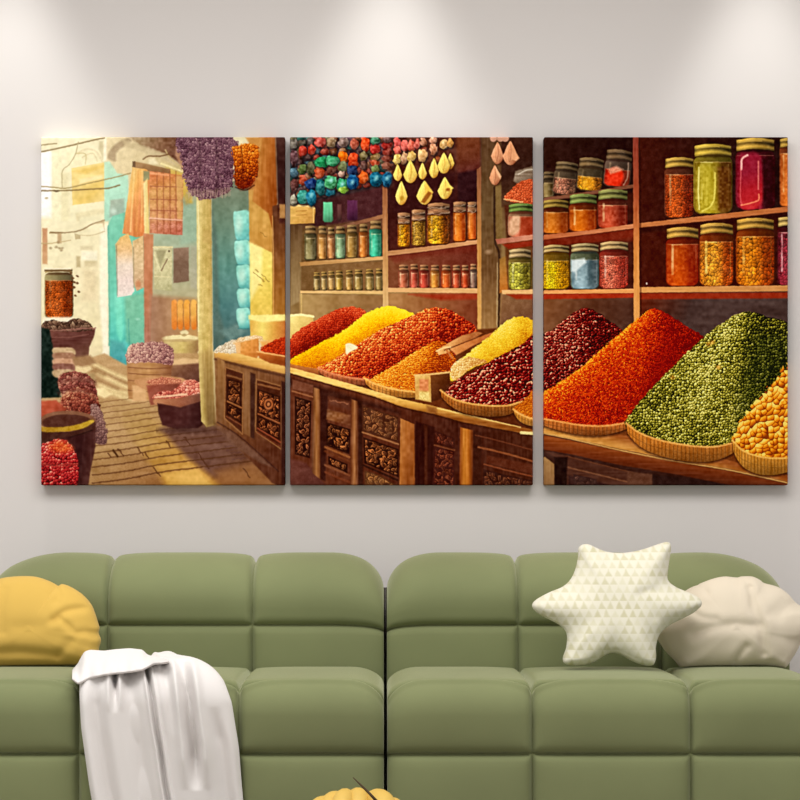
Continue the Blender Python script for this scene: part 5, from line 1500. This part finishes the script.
def throw():
    bm = bmesh.new()
    # centre line over the seat: (y, z, ny, nz)
    base = []
    r = .075
    fy, tz = SEAT_F - .038, SEAT_T + .034
    for k in range(30):
        base.append((-.60 + (fy + r + .60) * k / 29, tz, 0, 1))
    for k in range(1, 22):
        a = math.radians(90 + 90 * k / 22)
        base.append((fy + r + r * math.cos(a), tz - r + r * math.sin(a), math.cos(a), math.sin(a)))
    for k in range(60):
        base.append((fy, tz - r - (tz - r - .115) * k / 59, -1, 0))
    nv = len(base)
    arc = [0.]
    for a, c in zip(base[:-1], base[1:]):
        arc.append(arc[-1] + math.hypot(c[0] - a[0], c[1] - a[1]))
    L = arc[-1]
    top_l = .60 + fy + r
    nu = 130
    ridges = []
    grid = []
    for i in range(nv):
        s = arc[i]
        down = max(0., min(1., (s - .27) / (L - .27)))      # 0 on top, 1 at the hem
        xl = lerp_tab(s, [(0, -.655), (.25, -.648), (.36, -.640), (.46, -.634), (.58, -.617), (L, -.600)])
        xr = lerp_tab(s, [(0, -.440), (.14, -.415), (.22, -.385), (.28, -.358), (.34, -.335), (.40, -.318), (.50, -.302), (.58, -.296), (.66, -.286), (L, -.246)])
        row = []
        for j in range(nu + 1):
            u = j / nu
            x = xl + (xr - xl) * u
            h = 0.
            # valleys: (u at top, u at hem, depth, width, start, end)
            for ua, ub, dep, w, d0, d1 in ((.255, .20, .020, .020, -.2, .38), (.47, .515, .017, .014, -.2, 1.2), (.73, .70, .026, .036, .10, .78), (.10, .13, .013, .045, .18, 1.2),
                                           (.335, .37, .008, .05, .0, 1.2), (.87, .90, .010, .040, .35, 1.2), (.60, .61, .006, .03, -.2, .5)):
                c = ua + (ub - ua) * down
                k = np.clip((down - d0) / .16, 0, 1) * np.clip((d1 - down) / .16, 0, 1)
                q = (u - c) / w
                dep *= 1.35
                h -= dep * k * math.exp(-q * q)
                h += dep * .35 * k * math.exp(-((abs(q) - 1.9) / .9) ** 2)
            # broad billow
            h += .010 * math.sin(u * 9.5 + 1.2 * down + .6) * (.4 + .6 * down)
            h += .018 * math.exp(-((u - .80) / .16) ** 2) * (1 - down) + .012 * math.exp(-((u - .58) / .10) ** 2) * (1 - down)
            e = min(u, 1 - u)
            hem = .018 * (1 - math.exp(-e / .035)) - .014
            y = base[i][0] + base[i][2] * (h + hem)
            z = base[i][1] + base[i][3] * (h + hem)
            if i > nv - 12:
                z += .006 * math.sin(u * 14)
            row.append(bm.verts.new((x, y, z)))
        grid.append(row)
    for a, c in zip(grid[:-1], grid[1:]):
        for j in range(nu):
            bm.faces.new((a[j], a[j + 1], c[j + 1], c[j]))
    # folded-back layer lying on top
    topy = [(72, 671), (78, 664), (84, 652), (90, 650), (104, 651), (116, 649.5), (130, 648.5), (143, 650), (147, 655), (154, 657), (163, 657.5), (169, 660)]
    boty = [(72, 679), (78, 684), (84, 681), (90, 678), (104, 675), (116, 673.5), (130, 672), (143, 670), (147, 667.5), (154, 663.5), (163, 663), (169, 662)]
    m = 46
    G = []
    for j in range(m + 1):
        X = 72 + (169 - 72) * j / m
        t0 = lerp_tab(X, topy)
        t1 = lerp_tab(X, boty)
        c = []
        for i in range(25):
            v = i / 24
            py = t0 + (t1 - t0) * v
            d = 5.20 - .165 * v ** .8 - .012 * math.sin(v * math.pi) + .007 * math.sin(X * .21 + v * 2) * v + .004 * math.sin(X * .5 + 1) * v
            p = pt(X, py, d)
            c.append(p)
        G.append(c)
    f, bk = [], []
    for c in G:
        f.append([bm.verts.new(p + Vector((0, -.003, .002))) for p in c])
        bk.append([bm.verts.new(p + Vector((0, .003, -.003))) for p in c])
    for S_, sg in ((f, 1), (bk, -1)):
        for a, c in zip(S_[:-1], S_[1:]):
            for i in range(24):
                bm.faces.new((a[i], a[i + 1], c[i + 1], c[i]))
    for j in range(m):
        bm.faces.new((f[j][0], f[j + 1][0], bk[j + 1][0], bk[j][0]))
        bm.faces.new((f[j][24], f[j + 1][24], bk[j + 1][24], bk[j][24]))
    for i in range(24):
        bm.faces.new((f[0][i], f[0][i + 1], bk[0][i + 1], bk[0][i]))
        bm.faces.new((f[m][i], f[m][i + 1], bk[m][i + 1], bk[m][i]))
    rest_on(bm, .009)
    o = link('throw_blanket', bm, BLANKET)
    sd = o.modifiers.new('cloth thickness', 'SOLIDIFY')
    sd.thickness = .004
    sd.offset = -1
    sb = o.modifiers.new('soft', 'SUBSURF')
    sb.levels = sb.render_levels = 1
    return shift(o)


tag(throw(), 'white throw blanket draped in folds over the left seat front', 'blanket')

# ================================================================= yellow fruit on a low table
FRUIT = mat('yellow_peel', (210, 174, 84), rough=.5, spec=.4, noise=.06, nscale=30)
STEM = mat('dark_stem', (70, 52, 30), rough=.7)
WOOD = mat('table_wood', (150, 118, 84), rough=.5, noise=.1, nscale=10)


def tube(pts, radii, n=14):
    bm = bmesh.new()
    rings = []
    P = [Vector(p) for p in pts]
    for i, p in enumerate(P):
        t = (P[min(i + 1, len(P) - 1)] - P[max(i - 1, 0)]).normalized()
        s = t.cross(Vector((0, .3, 1))).normalized()
        w = s.cross(t).normalized()
        rings.append([bm.verts.new(p + (s * math.cos(a) + w * math.sin(a)) * radii[i]) for a in [2 * math.pi * k / n for k in range(n)]])
    for a, c in zip(rings[:-1], rings[1:]):
        for k in range(n):
            bm.faces.new((a[k], a[(k + 1) % n], c[(k + 1) % n], c[k]))
    bm.faces.new(rings[0])
    bm.faces.new(rings[-1])
    return bm


TAB_Z = .150
ctr = pt(357, 800, 4.55)
ft = tag(thing('fruit_bunch', (ctr.x, ctr.y, TAB_Z)), 'yellow lobed bunch with a thin dark stem at the bottom, before the sofa', 'fruit')
for k, (tx, ty, r, lx, back) in enumerate(((321, 796, .021, -.050, .00), (333, 791, .021, -.034, .015), (344, 788.5, .021, -.016, .0), (358, 787.5, .022, .004, .015), (380, 788.5, .027, .040, .0), (393, 797, .022, .060, .02))):
    top = pt(tx, ty, 4.55 + back)
    top.z -= r
    root = Vector((ctr.x + lx * .25, ctr.y + .085, TAB_Z + .045))
    tip = Vector((top.x + lx * .35, ctr.y - .075 + back, TAB_Z + r * .72))
    pts, rad = [], []
    for q in range(15):
        t = q / 14
        c = root * (1 - t) ** 2 + (top * 2 - (root + tip) * .5) * 2 * t * (1 - t) + tip * t * t
        pts.append(c)
        rad.append(r * (.45 + .55 * math.sin(min(1, t * 1.6) * math.pi / 2)) * (1 if t < .8 else math.sqrt(max(.05, 1 - ((t - .8) / .21) ** 2))))
    link('fruit', tube(pts, rad), FRUIT, ft)
link('stem', tube([pt(376.5, 801, 4.44), pt(370, 794, 4.45), pt(362, 786, 4.46), pt(353, 777.5, 4.47)], [.0028, .0026, .0020, .0009], 10), STEM, ft)['label'] = 'thin dark stem'
tb = tag(thing('coffee_table', (ctr.x, ctr.y, 0)), 'low round wooden table under the yellow fruit bunch', 'table')
bm = bmesh.new()
bmesh.ops.create_cone(bm, cap_ends=True, segments=64, radius1=.30, radius2=.30, depth=.025)
for v in bm.verts:
    v.co += Vector((ctr.x, ctr.y, TAB_Z - .0125))
bmesh.ops.bevel(bm, geom=[e for e in bm.edges if abs(e.verts[0].co.z - e.verts[1].co.z) < 1e-5], offset=.005, segments=2, affect='EDGES')
link('tabletop', bm, WOOD, tb)
for k in range(4):
    a = math.radians(45 + 90 * k)
    x, y = ctr.x + .2 * math.cos(a), ctr.y + .2 * math.sin(a)
    link('leg', tube([(x, y, TAB_Z - .024), (x + .02 * math.cos(a), y + .02 * math.sin(a), 0)], [.016, .012], 16), WOOD, tb)

# ================================================================= light
w = bpy.data.worlds.new('World')
scene.world = w
w.use_nodes = True
w.node_tree.nodes['Background'].inputs['Color'].default_value = (1.0, .985, .965, 1)
w.node_tree.nodes['Background'].inputs['Strength'].default_value = .66


def light(name, kind, loc, power, col=(1, 1, 1), **k):
    d = bpy.data.lights.new(name, kind)
    d.energy = power
    d.color = col
    for a, v in k.items():
        setattr(d, a, v)
    o = bpy.data.objects.new(name, d)
    o.location = loc
    COL.objects.link(o)
    return o


key = light('ceiling_softlight', 'AREA', (-.3, -2.1, 2.56), 84, (1, .985, .965), shape='RECTANGLE', size=3.2, size_y=1.6)
for i, q in enumerate((8, 391, 762)):
    p = pt(q, 0, 6.0)
    light('downlight', 'SPOT', (p.x, -.19, 2.56), 31, (1, 1, .95), spot_size=math.radians(51), spot_blend=.6, shadow_soft_size=.05)

# ================================================================= camera
cam = bpy.data.cameras.new('Camera')
cam.sensor_width = 36
cam.lens = 36 * F / 800
cam.shift_x = (400 - PX0) / 800
cam.shift_y = (PY0 - 400) / 800
co = bpy.data.objects.new('Camera', cam)
co.location = (0, CAM_Y, CAM_Z)
co.rotation_euler = (math.pi / 2, 0, 0)
COL.objects.link(co)
scene.camera = co
scene.view_settings.view_transform = 'Standard'
scene.view_settings.look = 'None'
scene.view_settings.gamma = 1
scene.view_settings.exposure = 0
scene.view_settings.use_curve_mapping = False
